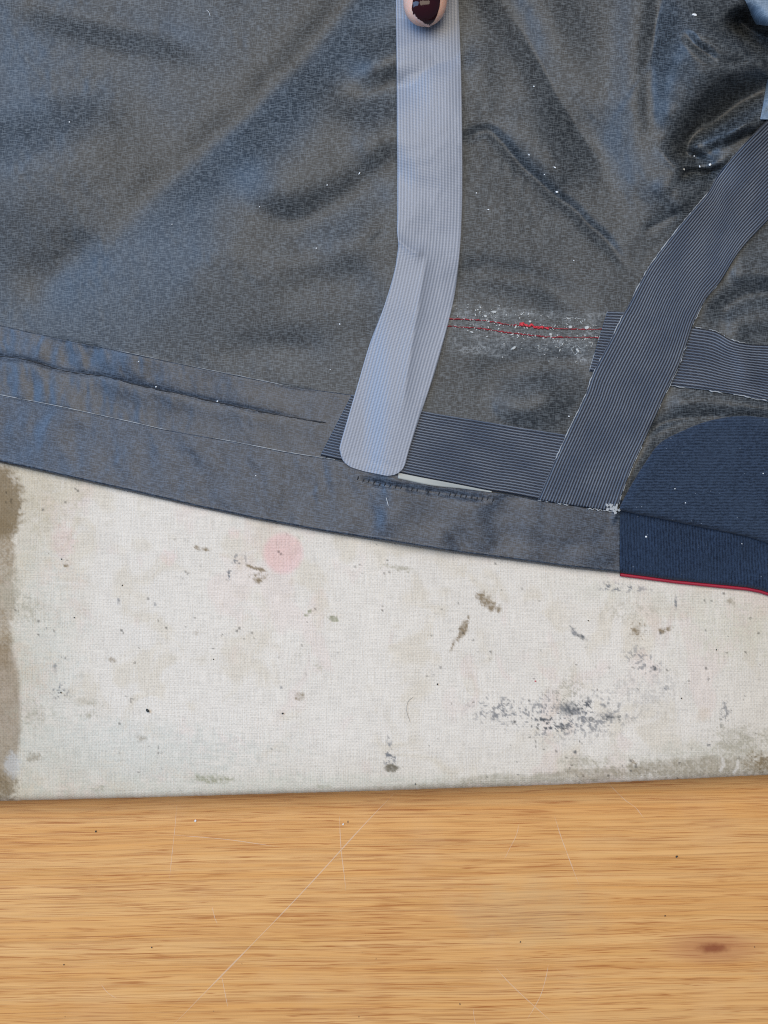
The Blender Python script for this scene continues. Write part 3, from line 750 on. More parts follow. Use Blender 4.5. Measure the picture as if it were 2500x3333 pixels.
def between(name, top, low, x0, x1, off, mat, step=5.0, nrow=60, roll_low=0.0, roll_top=1.0, cut=None, slant=0.0):
    """a sheet lying on the lining between two lines y = top(x), y = low(x); edges turned down onto it"""
    xs = np.r_[np.arange(x0, max(x0, -60), 40.0), np.arange(max(x0, -60), x1 + 0.1, step)]
    if xs[-1] < x1: xs = np.r_[xs, x1]
    t = np.linspace(0, 1, nrow)
    if roll_low: t = np.r_[t[:-1], 1 - np.geomspace(1 / nrow, 0.002, 10), 1.0]
    X = np.broadcast_to(xs, (len(t), len(xs))).copy()
    if slant: X = X + slant * (1 - t)[:, None] * smooth(x1 - 260, x1, xs)[None]
    T, L = top(X), low(X)
    Y = T + (L - T) * t[:, None]
    Z = H(X, Y) + off * mm
    if roll_low:
        d = (L - Y) / roll_low
        Z = np.where(d < 1, Z * np.sqrt(np.clip(1 - (1 - np.clip(d, 0, 1)) ** 2, 0, 1)) + 0.0002, Z)
    W = P(X, Y, Z)
    # skirts: tuck top row (and ends) down
    Wt = W[:1].copy(); Wt[..., 2] -= off * mm * 0.95
    Wf = np.concatenate([Wt, W], 0)
    if not roll_low:
        Wb = W[-1:].copy(); Wb[..., 2] -= off * mm * 0.95; Wf = np.concatenate([Wf, Wb], 0)
    l = Wf[:, :1].copy(); l[..., 2] -= off * mm * 0.9; r_ = Wf[:, -1:].copy(); r_[..., 2] -= off * mm * 0.9
    Wf = np.concatenate([l, Wf, r_], 1)
    return link(name, grid_mesh(name, Wf, uvw(Wf)), mat, jacket)
band_o = between('seam_band', band_top, lambda x: hem_top(x) + 3, -1400, 1060, 0.30, M['band'], nrow=60, slant=90); band_o['label'] = 'grey band of old seam tape along the hem'
hem_o = between('hem_facing', lambda x: hem_top(x) - 0, hem_low, -1400, 2019, 0.42, M['hem'], nrow=64, roll_low=11)

# ---- strips of woven tape
def resample2(a, b, n): return smooth_path(a, n), smooth_path(b, n)
def strip(name, left, right, off, mat, parent, n=160, m=26, center=None, lift=None, thick=0.25, label=None, umode='frac', flip=False):
    A, B = resample2(left, right, n)
    f = np.linspace(0, 1, m)
    X = A[:, None, 0] * (1 - f) + B[:, None, 0] * f; Y = A[:, None, 1] * (1 - f) + B[:, None, 1] * f
    if center is not None:
        d, t = sdist(X, Y, smooth_path(center, 80)); Lc = np.hypot(*np.diff(smooth_path(center, 80), axis=0).T).sum()
        U, Vv = -d * 0.1, t * Lc * 0.1
    else:
        wid = np.hypot(*(B - A).T).mean() * 0.1
        U = np.broadcast_to((f - 0.5) * wid, X.shape)
        mid = (A + B) / 2
        Vv = np.broadcast_to(np.r_[0, np.cumsum(np.hypot(*np.diff(mid, axis=0).T))][:, None] * 0.1, X.shape)
    Z = H(X, Y) + off * mm if lift is None else lift(X, Y)
    W = P(X, Y, Z)
    uv = np.stack([U, Vv], -1)
    def pad(W, ax, th):
        a = np.take(W, [0], ax).copy(); b = np.take(W, [-1], ax).copy()
        if th: a[..., 2] -= th * mm; b[..., 2] -= th * mm
        return np.concatenate([a, W, b], ax)
    W = pad(pad(W, 1, thick), 0, thick); uv = pad(pad(uv, 1, 0), 0, 0)
    o = link(name, grid_mesh(name, W, uv), mat, parent)
    if label: o['label'] = label
    return o
tape_a = strip('seam_tape', [(1145, 1284), (1374, 1337), (1551, 1367), (1732, 1397), (1880, 1420)], [(1043, 1482), (1306, 1540), (1500, 1578), (1589, 1596), (1657, 1606), (1800, 1634)],
      0.75, M['pin'], jacket, label='navy pinstripe tape along the hem under the pale strip')
tape_b = strip('seam_tape', [(1977, 1013), (2010, 1014), (2080, 1018)], [(1918, 1207), (1950, 1212), (2040, 1222)], 0.55, M['pin'], jacket, n=40, label='short tape stub where the bare red seam ends')
tape_c = strip('seam_tape', [(2200, 1055), (2256, 1066), (2328, 1079), (2380, 1107), (2425, 1119), (2500, 1124), (2700, 1130)],
      [(2120, 1250), (2173, 1254), (2267, 1265), (2380, 1281), (2456, 1296), (2500, 1307), (2700, 1350)], 0.6, M['pin'], jacket, n=120, label='bluish pinstripe tape running off the right edge')
DL = [(2760, 120), (2600, 285), (2500, 388), (2420, 470), (2343, 561), (2305, 625), (2250, 690), (2192, 761), (2109, 874), (2045, 995), (2034, 1013), (1985, 1110), (1932, 1213), (1906, 1284), (1853, 1397), (1808, 1495), (1751, 1627)]
DR = [(2780, 440), (2620, 585), (2500, 716), (2410, 814), (2346, 915), (2300, 970), (2268, 1030), (2252, 1066), (2215, 1179), (2170, 1275), (2132, 1360), (2094, 1443), (2050, 1540), (2006, 1665)]
tape_d = strip('seam_tape', DL, DR, 1.15, M['pin'], jacket, n=260, m=34, thick=0.5, label='long diagonal navy pinstripe tape, top layer at the hem corner')

# ---- thin raised lines: frayed adhesive edges, painted crease shade, stitches
def fray(name, path, r0, mat, seed, gap=0.0, off=0.5, n=220, label=None, jit=0.0, hfun=None, parent=None, kind=None):
    p = smooth_path(path, n); t = np.linspace(0, 1, n)
    k = vnoise(t * n / 5.0, t * 0 + seed, seed); k2 = fbm(t * 9, t * 0 + seed, 2, seed + 5)
    p = p + jit * (np.stack([vnoise(t * n / 3, t * 0, seed + 1), vnoise(t * n / 3, t * 0, seed + 2)], -1) - 0.5)
    rad = r0 * (0.35 + 1.1 * k) * smooth(gap - 0.06, gap + 0.06, k2)
    rad = np.maximum(rad, 0.02) * 0.1 * mm
    Z = H(p[:, 0], p[:, 1]) + off * mm if hfun is None else hfun(p[:, 0], p[:, 1])
    keep = rad > 0.012 * mm
    W = P(p[:, 0], p[:, 1], np.where(keep, Z, Z - 0.6 * mm))
    V, F = tube(W, rad, 5)
    o = link(name, mesh_vf(name, V, F), mat, parent or jacket)
    if label: o['label'] = label
    if kind: o['kind'] = kind
    return o
fray('crease_shade', CREASE[2:], 1.9, M['dark'], 1, 0.0, 0.40, 300, jit=2, parent=band_o, label='black line painting the shade in the crease of the grey seam band')  # dark tube laid in the groove to stand in for the crease's shade
ht = [(x, float(hem_top(x)) - 1) for x in np.linspace(-300, 1090, 26)]
fray('adhesive_edge', ht, 1.2, M['edge'], 3, 0.36, 0.50, 420, parent=band_o)
bt = [(x, float(band_top(x)) - 1) for x in np.linspace(60, 1140, 22)]
fray('adhesive_edge', bt, 0.9, M['edge'], 9, 0.52, 0.32, 380, parent=band_o)
fray('adhesive_edge', DL[3:-1], 1.5, M['edge'], 12, 0.36, 1.05, 420, jit=2, parent=tape_d)
fray('adhesive_edge', DR[3:], 1.1, M['edge'], 17, 0.42, 1.05, 380, jit=3, parent=tape_d)
fray('adhesive_edge', [(1751, 1627), (1850, 1643), (1930, 1657), (2008, 1667)], 1.8, M['edge'], 22, 0.36, 0.8, 160, jit=6, parent=tape_d)
fray('adhesive_edge', [(2173, 1255), (2267, 1266), (2380, 1283), (2456, 1297), (2520, 1310)], 1.9, M['edge'], 27, 0.34, 0.6, 160, jit=4, parent=tape_c)
fray('adhesive_edge', [(2256, 1064), (2328, 1077), (2380, 1105), (2425, 1117)], 1.4, M['edge'], 31, 0.40, 0.6, 120, jit=4, parent=tape_c)
fray('adhesive_edge', [(1977, 1013), (1950, 1100), (1918, 1207)], 1.0, M['edge'], 35, 0.50, 0.5, 80, parent=tape_b)
strip('adhesive_strip', [(1296, 1535), (1420, 1560), (1520, 1579), (1600, 1594)], [(1296, 1557), (1400, 1579), (1500, 1590), (1602, 1603)], 0.60, M['gluestrip'], tape_a, n=60, m=6, label='strip of whitish adhesive showing below the tape edge')

# crumbs at the tape corner
def flake_mesh(name, items, hoff=0.5):
    V, F = [], []
    for (x, y, r, e, a, th) in items:
        n = 6; c = len(V); z = float(H(x, y)) + hoff * mm
        for lvl in (0, 1):
            for k in range(n):
                q = k / n * 2 * math.pi; rr = r * random.uniform(0.65, 1.2) * (1.0 if lvl == 0 else 0.8)
                ux, uy = rr * math.cos(q) * e, rr * math.sin(q)
                V.append(P(x + ux * math.cos(a) - uy * math.sin(a), y + ux * math.sin(a) + uy * math.cos(a), z + (th * mm if lvl else -0.25 * mm)))
        for k in range(n): F.append((c + k, c + (k + 1) % n, c + n + (k + 1) % n, c + n + k))
        F.append((c + n, c + n + 1, c + n + 2, c + n + 3)); F.append((c + n, c + n + 3, c + n + 4, c + n + 5))
    return mesh_vf(name, np.array(V), np.array(F), smooth_=False)
it = [(2000 + random.gauss(0, 12), 1652 + random.gauss(0, 12), random.uniform(2, 6), random.uniform(1, 2), random.uniform(0, 3), 0.5) for _ in range(22)]
o = link('adhesive_residue', flake_mesh('adhesive_residue', it, 0.9), M['edge'], tape_d); tag(o, 'crumbly white adhesive at the tape corner', kind='stuff')

# ---- bare red double seam and dried glue around it
R1 = [(1430, 1034), (1463, 1037), (1581, 1044), (1653, 1057), (1700, 1059), (1783, 1067), (1860, 1071), (1960, 1072)]
R2 = [(1430, 1058), (1456, 1061), (1563, 1069), (1635, 1080), (1725, 1091), (1798, 1097), (1930, 1098), (1950, 1098)]
fray('stitch_line', R1, 1.9, M['redthread'], 41, 0.05, 0.20, 300, jit=4, parent=lining, label='upper line of red stitching on the bare seam')
fray('stitch_line', R2, 1.9, M['redthread'], 47, 0.05, 0.20, 300, jit=4, parent=lining, label='lower line of red stitching on the bare seam')
M['redbright'] = plain('red_thread_fluff', (0.55, 0.03, 0.04), 0.7)
p = smooth_path([(1690, 1056), (1720, 1060), (1750, 1064), (1792, 1067)], 60)
for k in range(2):
    q = [tuple(p[i] + np.array([random.uniform(-3, 3), random.uniform(-5, 5)])) for i in range(0, 60, 6)]
    fray('thread_fluff', q, 2.4, M['redbright'], 50 + k, 0.20, 0.35, 90, jit=7, parent=lining)
it = [(1699, 1057, 5.5, 1.1, 0.3, .4)]
link('thread_knot', flake_mesh('thread_knot', it, 0.5), M['redbright'], lining)
items = []
for k in range(330):
    u = random.random()
    if u < 0.34:
        x = random.uniform(1470, 1945); q = np.interp(x, [a[0] for a in R1], [a[1] for a in R1]); y = q + random.gauss(0, 6)
    elif u < 0.60:
        x = random.uniform(1470, 1945); q = np.interp(x, [a[0] for a in R2], [a[1] for a in R2]); y = q + random.gauss(2, 6)
    elif u < 0.74:
        x = random.gauss(1640, 80); y = 1012 + (x - 1600) * 0.07 + random.gauss(0, 12)
    elif u < 0.92:
        x = random.gauss(1835, 70); y = 1128 + random.gauss(0, 20)
    else:
        x = random.uniform(1480, 1930); y = random.uniform(1010, 1150)
    if not 1465 < x < 1955: continue
    items.append((x, y, random.choice([0.9, 1.1, 1.3, 1.6, 2.0, 3.2]) * random.uniform(.6, 1.1), random.uniform(1, 2.6), random.uniform(0, 3.1), random.uniform(.05, .3)))
items += [(1672, 1133, 5, 2.4, -0.6, .35), (1858, 1064, 6, 1.4, 0, .5), (1910, 1067, 7, 1.5, -.4, .5), (1793, 1088, 5, 1.3, 0, .4), (1580, 1028, 5, 1.2, 0, .4), (1607, 1015, 5, 2.4, 0, .3),
          (1725, 1046, 4, 1.3, 0, .4), (1880, 1140, 5, 2.0, 1, .3)]
o = link('adhesive_residue', flake_mesh('adhesive_residue', items, 0.05), M['glue'], lining); tag(o, 'white flakes of dried adhesive around the red stitching', kind='stuff')
# curls of dried glue
for k, (cx, cy, r) in enumerate([(1880, 1140, 14), (1868, 1050, 18), (1845, 1046, 12), (1905, 1050, 11), (1815, 1120, 13), (1768, 1128, 12), (1915, 1120, 10), (1550, 1018, 9)]):
    a0 = random.uniform(0, 6); a = np.linspace(a0, a0 + random.uniform(2.5, 4.5), 8)
    fray('adhesive_curl', [(cx + r * math.cos(q) * 1.3, cy + r * math.sin(q) * 0.8) for q in a], 0.9, M['glue'], 60 + k, 0.38, 0.12, 60, jit=9, parent=lining)

# sunk hem stitches beside the patch
V, F = [], []
for k in range(26):
    t = k / 25; x = 1165 + t * 440; y = np.interp(x, [1150, 1250, 1340, 1450, 1560, 1640], [1556, 1578, 1592, 1607, 1622, 1628]) + random.uniform(-3, 3)
    if random.random() < 0.18: continue
    q = np.array([(x - 3, y + 8), (x, y), (x + 3, y - 8)]); W = P(q[:, 0], q[:, 1], H(q[:, 0], q[:, 1]) + np.array([.30, .52, .30]) * mm)
    v, f = tube(W, np.array([.10, .24, .10]) * mm, 5); F.append(f + len(V) * 15); V.append(v)
o = link('hem_stitch', mesh_vf('hem_stitch', np.vstack(V), np.vstack(F)), M['dark'], hem_o); tag(o, 'row of dark sunk stitches below the patched tape', kind='stuff')

# ---- navy corner: fleece facing above, ribbed band below, red piping
FT = smooth_path([(2017, 1650), (2040, 1605), (2064, 1563), (2102, 1503), (2147, 1443), (2215, 1405), (2305, 1370), (2410, 1353), (2500, 1360), (2650, 1375), (2900, 1400), (3400, 1480)], 160)
FB = smooth_path([(2019, 1661), (2060, 1670), (2154, 1689), (2305, 1720), (2426, 1745), (2500, 1768), (2650, 1815), (2900, 1890), (3400, 2010)], 160)
def fleece_z(X, Y, e):                                    # e = distance in px from the rim
    puff = np.sqrt(np.clip(1 - (1 - np.clip(e / 34, 0, 1)) ** 2, 0, 1))
    return (0.4 + 1.9 * puff + 0.35 * (fbm(X / 90, Y / 90, 3, 101) - .5) * puff) * mm
def fleece():
    m = 110; f = np.linspace(0, 1, m)
    # columns follow x; top rim FT, bottom rim FB
    xs = np.r_[2017 + np.geomspace(0.5, 20, 8), np.arange(2042, 2560, 5), np.arange(2570, 3300, 40)]
    T = np.interp(xs, FT[:, 0], FT[:, 1]); B = np.interp(xs, FB[:, 0], FB[:, 1])
    f = np.r_[0, np.geomspace(0.004, 0.08, 10), np.linspace(0.1, 0.9, m), 1 - np.geomspace(0.08, 0.004, 10), 1]
    X = np.broadcast_to(xs, (len(f), len(xs))); Y = T + (B - T) * f[:, None]
    d1, _ = sdist(X, Y, FT[:130]); d2, _ = sdist(X, Y, FB[:130])
    e = np.minimum(np.abs(d1), np.abs(d2) * 1.3)
    Z = np.maximum(H(X, Y), 2.0 * mm) + fleece_z(X, Y, e) + 0.5 * mm * smooth(40, 10, np.abs(d2))
    # the ridge roll just above the fold
    W = P(X, Y, Z)
    b = W[-1:].copy(); b[..., 2] -= 1.6 * mm; t_ = W[:1].copy(); t_[..., 2] -= 0.8 * mm
    W = np.concatenate([t_, W, b], 0)
    o = link('fleece_facing', grid_mesh('fleece_facing', W, uvw(W)), M['fleece'], jacket); o['label'] = 'navy brushed knit facing at the corner'
fleece()
def rib():
    xs = np.r_[np.arange(2018, 2560, 4.5), np.arange(2580, 3300, 40)]
    T = np.interp(xs, FB[:, 0], FB[:, 1]) - 34; B = np.interp(xs, HEM_LOW[:, 0], HEM_LOW[:, 1])
    f = np.r_[np.linspace(0, .92, 50), 1 - np.geomspace(.07, .003, 10), 1]
    X = np.broadcast_to(xs, (len(f), len(xs))); Y = T + (B - T) * f[:, None]
    d = B - Y
    z = H(X, Y) + 0.5 * mm + 0.12 * mm * np.sin(X / 9.2 * 2 * np.pi + 2.0 * fbm(X / 60, Y / 120, 2, 3)) + 0.5 * mm * (fbm(X / 120, Y / 120, 2, 111) - .5)
    z = z - 0.2 * mm * smooth(60, 5, Y - T)
    z = np.where(d < 16, z * np.sqrt(np.clip(1 - (1 - d / 16) ** 2, 0.02, 1)), z)
    W = P(X, Y, z)
    l = W[:, :1].copy(); l[..., 2] -= 1.2 * mm; W = np.concatenate([l, W], 1)
    o = link('ribbed_band', grid_mesh('ribbed_band', W, uvw(W)), M['rib'], jacket); o['label'] = 'navy ribbed knit hem band'; return o
rib_o = rib()
xp = np.r_[np.arange(2019, 2560, 12), np.arange(2600, 3300, 60)]
W = P(xp, hem_low(xp) + 4, 0.75 * mm + 0 * xp)
V, F = tube(W, 0.55 * mm, 10)
o = link('piping', mesh_vf('piping', V, F), M['red'], rib_o); o['label'] = 'thin red piping along the navy hem'

# ---- pale blue outer shell showing past the bunched fold
def shell(left, right, z0, z1):
    A, B = resample2(left, right, 30); f = np.linspace(0, 1, 24)
    X = A[:, None, 0] * (1 - f) + B[:, None, 0] * f; Y = A[:, None, 1] * (1 - f) + B[:, None, 1] * f
    roll = np.sqrt(np.clip(1 - (1 - np.clip(f / 0.25, 0, 1)) ** 2, 0, 1))
    Z = (z0 + (z1 - z0) * f + 2.2 * roll)[None] * mm + 0 * X
    Z = np.maximum(Z + 0.8 * mm * (fbm(X / 40, Y / 40, 2, 121) - .5), H(X, Y) + 0.4 * mm + 1.2 * mm * roll[None])
    W = P(X, Y, Z)
    o = link('outer_shell', grid_mesh('outer_shell', W, uvw(W)), M['blue'], jacket); o['label'] = 'patch of pale blue outer fabric'
shell([(2330, -160), (2400, -40), (2425, 0), (2448, 55), (2462, 80)], [(2800, -160), (2800, -60), (2790, 20), (2780, 70), (2700, 105)], 5.0, 8.0)
shell([(2520, 215), (2497, 265), (2489, 310), (2482, 350), (2474, 388)], [(2760, 190), (2740, 240), (2700, 300), (2660, 340), (2580, 392)], 5.5, 8.0)

# ------------------------------------------------------------------ the loose repair tape
NL = [(1286, -420), (1287, -200), (1289, 0), (1291, 200), (1292, 400), (1293, 560), (1293, 700), (1292, 745), (1295, 775), (1296, 800), (1291, 840), (1283, 885), (1251, 995), (1205, 1115), (1160, 1266), (1130, 1368), (1107, 1448), (1107, 1472), (1117, 1500), (1138, 1518), (1165, 1528), (1195, 1536)]
NR = [(1476, -420), (1484, -200), (1492, 0), (1500, 196), (1504, 392), (1505, 603), (1503, 700), (1497, 814), (1484, 934), (1462, 1040), (1417, 1206), (1364, 1364), (1335, 1455), (1325, 1490), (1319, 1512), (1306, 1532), (1285, 1545), (1258, 1549)]
NC = [(1381, -420), (1390, 0), (1398, 400), (1400, 650), (1393, 800), (1378, 890), (1350, 1010), (1312, 1135), (1262, 1315), (1215, 1480), (1180, 1600)]
def Hmax(X, Y):
    return np.maximum.reduce([H(X + a, Y + b) for a in (-18, 0, 18) for b in (-18, 0, 18)])
def tape_z(X, Y):
    free = smooth(1330, 700, Y)
    base = (1 - free) * (Hmax(X, Y) + 1.25 * mm) + free * np.maximum(5.2 * mm + 3.0 * mm * smooth(1150, 500, Y) + 2.6 * mm * smooth(700, -100, Y), Hmax(X, Y) + .4 * mm)
    # press flat under the fingertip, arch between
    base = base + free * (0.9 * mm * np.sin(np.clip((Y - 60) / 700, 0, 1) * math.pi))
    d, t = sdist(X, Y, smooth_path([(1270, 765), (1300, 785), (1340, 815), (1388, 832)], 20))
    base = base + 1.0 * mm * np.exp(-np.abs(d) / 22) * smooth(1.0, .75, t)
    d, t = sdist(X, Y, smooth_path([(1392, 770), (1386, 840), (1368, 960), (1348, 1080), (1325, 1230), (1305, 1360), (1285, 1480)], 30))
    w = np.where(d > 0, 50, 26)
    base = base + 0.95 * mm * np.exp(-np.abs(d) / w) * smooth(0, .18, t) * smooth(1, .55, t)
    base = base + free * 0.25 * mm * (fbm(X / 90, Y / 200, 2, 131) - .5)
    return base
tape = strip('repair_tape', NL, NR, 0, M['newtape'], None, n=420, m=56, center=NC, lift=tape_z, thick=0.18)
tag(tape, 'pale translucent blue grey strip of repair tape held under the fingertip', 'tape')

# ------------------------------------------------------------------ hand pressing the tape
tz = float(tape_z(np.array([1384.]), np.array([60.]))[0])
tip = P(1381, 97, tz + 2.5 * mm)
YT = tip[1]; XT = tip[0]
def prof(s): return (1 - (1 - np.clip(s, 0, 8.5) / 8.5) ** 2.3) ** 0.5
def f_rx(s): return 7.15 * prof(s) * (1 + 0.006 * np.clip(s - 9, 0, 30))
def f_rz(s): return 5.4 * prof(s) * (1 + 0.014 * np.clip(s - 9, 0, 30))
def f_cz(s): return tz * 1000 + 5.1 + 0.40 * np.maximum(s - 5, 0)
def f_cx(s): return XT * 1000 + 0.03 * s
def hand():
    bm = bmesh.new()
    # fingertip loft
    S = np.r_[0.02, 0.12, .3, .6, 1, 1.6, 2.4, 3.4, 4.6, 6, 7.5, 9, 12, 16, 20, 25, 30, 36]
    seg = 40; rings = []
    for s in S:
        r = []
        for k in range(seg):
            a = k / seg * 2 * math.pi
            ca, sa = math.cos(a), math.sin(a)
            z = f_rz(s) * sa * (1.0 if sa > 0 else 0.98)
            r.append(bm.verts.new((f_cx(s) + f_rx(s) * ca, YT * 1000 + s, f_cz(s) + z)))
        rings.append(r)
    for i in range(len(S) - 1):
        for k in range(seg): bm.faces.new([rings[i][k], rings[i][(k + 1) % seg], rings[i + 1][(k + 1) % seg], rings[i + 1][k]])
    bm.faces.new(rings[0][::-1]); bm.faces.new(rings[-1])
    ox, oy, oz = XT * 1000, YT * 1000, tz * 1000
    def chain(pts, radii):
        for i in range(len(pts) - 1):
            a, b = Vector(pts[i]) + Vector((ox, oy, oz)), Vector(pts[i + 1]) + Vector((ox, oy, oz)); ra, rb = radii[i], radii[i + 1]
            d = (b - a); q = d.to_track_quat('Z', 'Y').to_matrix().to_4x4()
            bmesh.ops.create_cone(bm, cap_ends=True, segments=20, radius1=ra, radius2=rb, depth=d.length, matrix=Matrix.Translation((a + b) / 2) @ q)
            for c, r in ((a, ra), (b, rb)): bmesh.ops.create_icosphere(bm, subdivisions=3, radius=r, matrix=Matrix.Translation(c))
    chain([(1, 30, 16), (3, 48, 26), (6, 86, 46)], [7.2, 8.2, 10.2])
    chain([(27, 90, 49), (25, 60, 52), (25, 53, 30), (25, 68, 19)], [10.5, 8.4, 7.8, 7.0])
    chain([(47, 90, 45), (46, 62, 47), (45, 55, 28), (44, 68, 18)], [10, 8, 7.4, 6.6])
    chain([(64, 88, 39), (62, 66, 39), (61, 58, 24), (60, 69, 15)], [9, 7, 6.4, 5.8])
    for e in ((6, 86, 46), (27, 90, 49), (47, 90, 45), (64, 88, 39)): chain([e, (34 + (e[0] - 34) * .5, 160, 58)], [10.5, 15])
    chain([(14, 140, 50), (-10, 112, 38), (-12, 86, 28), (-5, 64, 22)], [15, 10.5, 9, 7.2])
    chain([(36, 160, 58), (42, 190, 66), (60, 290, 90)], [21, 22, 32])
    for v in bm.verts: v.co *= mm
    me = bpy.data.meshes.new('hand'); bm.to_mesh(me); bm.free()
    o = bpy.data.objects.new('tmp_hand', me); COL.objects.link(o)
    r = o.modifiers.new('r', 'REMESH'); r.mode = 'VOXEL'; r.voxel_size = 0.0007
    s = o.modifiers.new('s', 'SMOOTH'); s.factor = 0.5; s.iterations = 5
    dg = bpy.context.evaluated_depsgraph_get()
    me2 = bpy.data.meshes.new_from_object(o.evaluated_get(dg)); me2.name = 'hand'
    bpy.data.objects.remove(o)
    me2.polygons.foreach_set('use_smooth', np.ones(len(me2.polygons), bool))
    return me2
def mat_skin():
    t = NT('skin')
    g = t.n('ShaderNodeNewGeometry').outputs['Position']
    n = t.noise(g, 260, 3); f = t.noise(g, 1500, 2)
    c = t.mix(n, (0.68, 0.37, 0.28, 1), (0.76, 0.48, 0.34, 1))
    t.set(Base_Color=c, Roughness=0.48, Normal=t.bump(f, 0.25, 0.0002))
    t.b.inputs['Subsurface Weight'].default_value = 0.25; t.b.inputs['Subsurface Scale'].default_value = 0.002
    t.b.inputs['Subsurface Radius'].default_value = (1, 0.4, 0.25)
    return t.m
M['skin'] = mat_skin()
M['nail'] = plain('bare_nail', (0.72, 0.46, 0.38), 0.3)
M['polish'] = plain('burgundy_polish', (0.022, 0.0015, 0.003), 0.08, Specular_IOR_Level=0.35)
person = empty('person', (XT, YT + 0.02, tz))
tag(person, 'fingertip with chipped dark burgundy nail polish pressing the pale tape', 'person')
hm = hand(); link('hand', hm, M['skin'], person)
NLp = np.array([(-90, 1350), (-40, 1347), (0, 1344), (27, 1340), (45, 1343), (60, 1351), (72, 1362), (82, 1376), (88, 1390)], float)
NRp = np.array([(-90, 1438), (-40, 1435), (0, 1433), (22, 1431), (49, 1423), (70, 1413), (80, 1407), (88, 1399)], float)
def nail_grid(lift, n=90, m=60):
    py = np.r_[np.linspace(-90, 88, n)]
    l = np.interp(py, NLp[:, 0], NLp[:, 1]); r = np.interp(py, NRp[:, 0], NRp[:, 1])
    f = np.linspace(0, 1, m)
    X = l[:, None] * (1 - f) + r[:, None] * f; Y = np.broadcast_to(py[:, None], X.shape)
    zl = (tz + np.linspace(26, -1, 220) * mm)[:, None, None]
    W = P(X[None], Y[None], zl)                           # walk down each line of sight to the finger
    s = (W[..., 1] - YT) * 1000
    rx, rz = np.maximum(f_rx(np.maximum(s, 0.02)), .05), f_rz(np.maximum(s, 0.02))
    a = (W[..., 0] * 1000 - f_cx(s)) / rx
    zs = np.where((s > 0) & (np.abs(a) < 1), f_cz(s) + rz * np.sqrt(np.clip(1 - a * a, 0, 1)), -1e3)
    hit = (zl * 1000 <= zs + 0.30 + lift)
    z0 = np.take_along_axis(np.broadcast_to(zl, hit.shape), hit.argmax(0)[None], 0)[0]
    for _ in range(3):                                    # even out the plate
        q = np.pad(z0, 1, mode='edge'); z0 = (q[:-2, 1:-1] + q[2:, 1:-1] + q[1:-1, :-2] + q[1:-1, 2:]) / 4
    z0 = z0 - 0.22 * mm * (2 * f - 1)[None] ** 6
    return X, Y, P(X, Y, z0)
X, Y, W = nail_grid(0.0)
nail_o = link('fingernail', grid_mesh('fingernail', W), M['nail'], person)
X, Y, W = nail_grid(0.16, 140, 90)
# chipped lower left edge of the polish
dline, t_ = sdist(X, Y, [(1325, 26), (1344, 44), (1360, 60), (1384, 77), (1404, 86), (1425, 92)])
keep = dline + 7 * (vnoise(X / 5, Y / 5, 6) - 0.5) + 4 * (vnoise(X / 2, Y / 2, 16) - .5) < 0
F = grid_faces(*X.shape); kf = keep.ravel()[F].all(1)
me = mesh_vf('nail_polish', W.reshape(-1, 3), F[kf])
o = link('nail_polish', me, M['polish'], nail_o); o['label'] = 'chipped glossy dark burgundy polish'
md = o.modifiers.new('thickness', 'SOLIDIFY'); md.thickness = 0.12 * mm; md.offset = -1

# ------------------------------------------------------------------ lint and crumbs
ORD = ['leftmost', 'second from the left', 'third from the left', 'fourth from the left', 'fifth from the left', 'sixth from the left', 'seventh from the left', 'eighth from the left', 'ninth from the left', 'tenth from the left', 'eleventh from the left', 'twelfth from the left', 'thirteenth from the left']
def ordered(items): return list(enumerate(sorted(items, key=lambda q: q[0])))
def speck(name, px, py, r, el, ang, mat, hoff=0.0, zf=None):
    z = float(H(px, py)) + hoff * mm if zf is None else zf
    bm = bmesh.new(); bmesh.ops.create_icosphere(bm, subdivisions=2, radius=1.0)
    for v in bm.verts:
        k = 1 + 0.35 * (random.random() - 0.5)
        x, y, zz = v.co.x * el * k, v.co.y * k, v.co.z * 0.6 * k
        v.co = Vector((x * math.cos(ang) - y * math.sin(ang), x * math.sin(ang) + y * math.cos(ang), zz)) * r * 0.064 * mm
    me = bpy.data.meshes.new(name); bm.to_mesh(me); bm.free()
    o = link(name, me, mat); o.location = P(px, py, z + 0.03 * r * mm)
    return o
LSPECK = [(226, 397, 3, 1.2), (1170, 564, 2.6, 2.6), (1065, 602, 3, 1.3), (845, 673, 2.4, 1.2), (560, 730, 2.4, 1.1), (1030, 808, 2.4, 1.8), (1106, 1055, 2.6, 1.8), (1075, 1203, 2.2, 1.4),
          (1738, 281, 3.2, 1.2), (1722, 504, 3.2, 1.3), (1772, 568, 2.6, 1.3), (1551, 628, 3, 1.2), (1590, 682, 3, 1.6), (1868, 848, 2.8, 1.3), (1852, 1355, 3.2, 1.3)]
for k, (x, y, r, e) in ordered([q for q in LSPECK if q[0] < 1300]):
    tag(speck('lint_speck', x, y, r, e, random.uniform(0, 3), M['lint'], 0.05), 'tiny white lint speck on the lining left of the pale tape, ' + ORD[k], 'lint', 'lint specks on the lining')
for k, (x, y, r, e) in ordered([q for q in LSPECK if q[0] > 1300]):
    tag(speck('lint_speck', x, y, r, e, random.uniform(0, 3), M['lint'], 0.05), 'tiny white lint speck on the lining between the tapes, ' + ORD[k], 'lint', 'lint specks on the lining')
for k, (x, y, r) in ordered([(2103, 1747, 4.5), (2197, 1591, 2.6), (2231, 1637, 2.6), (2415, 1770, 2.4), (2484, 1541, 2.8)]):
    zz = max(float(H(x, y)) * 1000, 2.0) + 2.3 if y < 1680 else float(H(x, y)) * 1000 + 0.6
    tag(speck('lint_speck', x, y, r, 1.2, random.uniform(0, 3), M['lint'], zf=zz * mm), 'tiny white lint speck caught in the navy knit, ' + ORD[k], 'lint', 'lint specks on the navy knit')
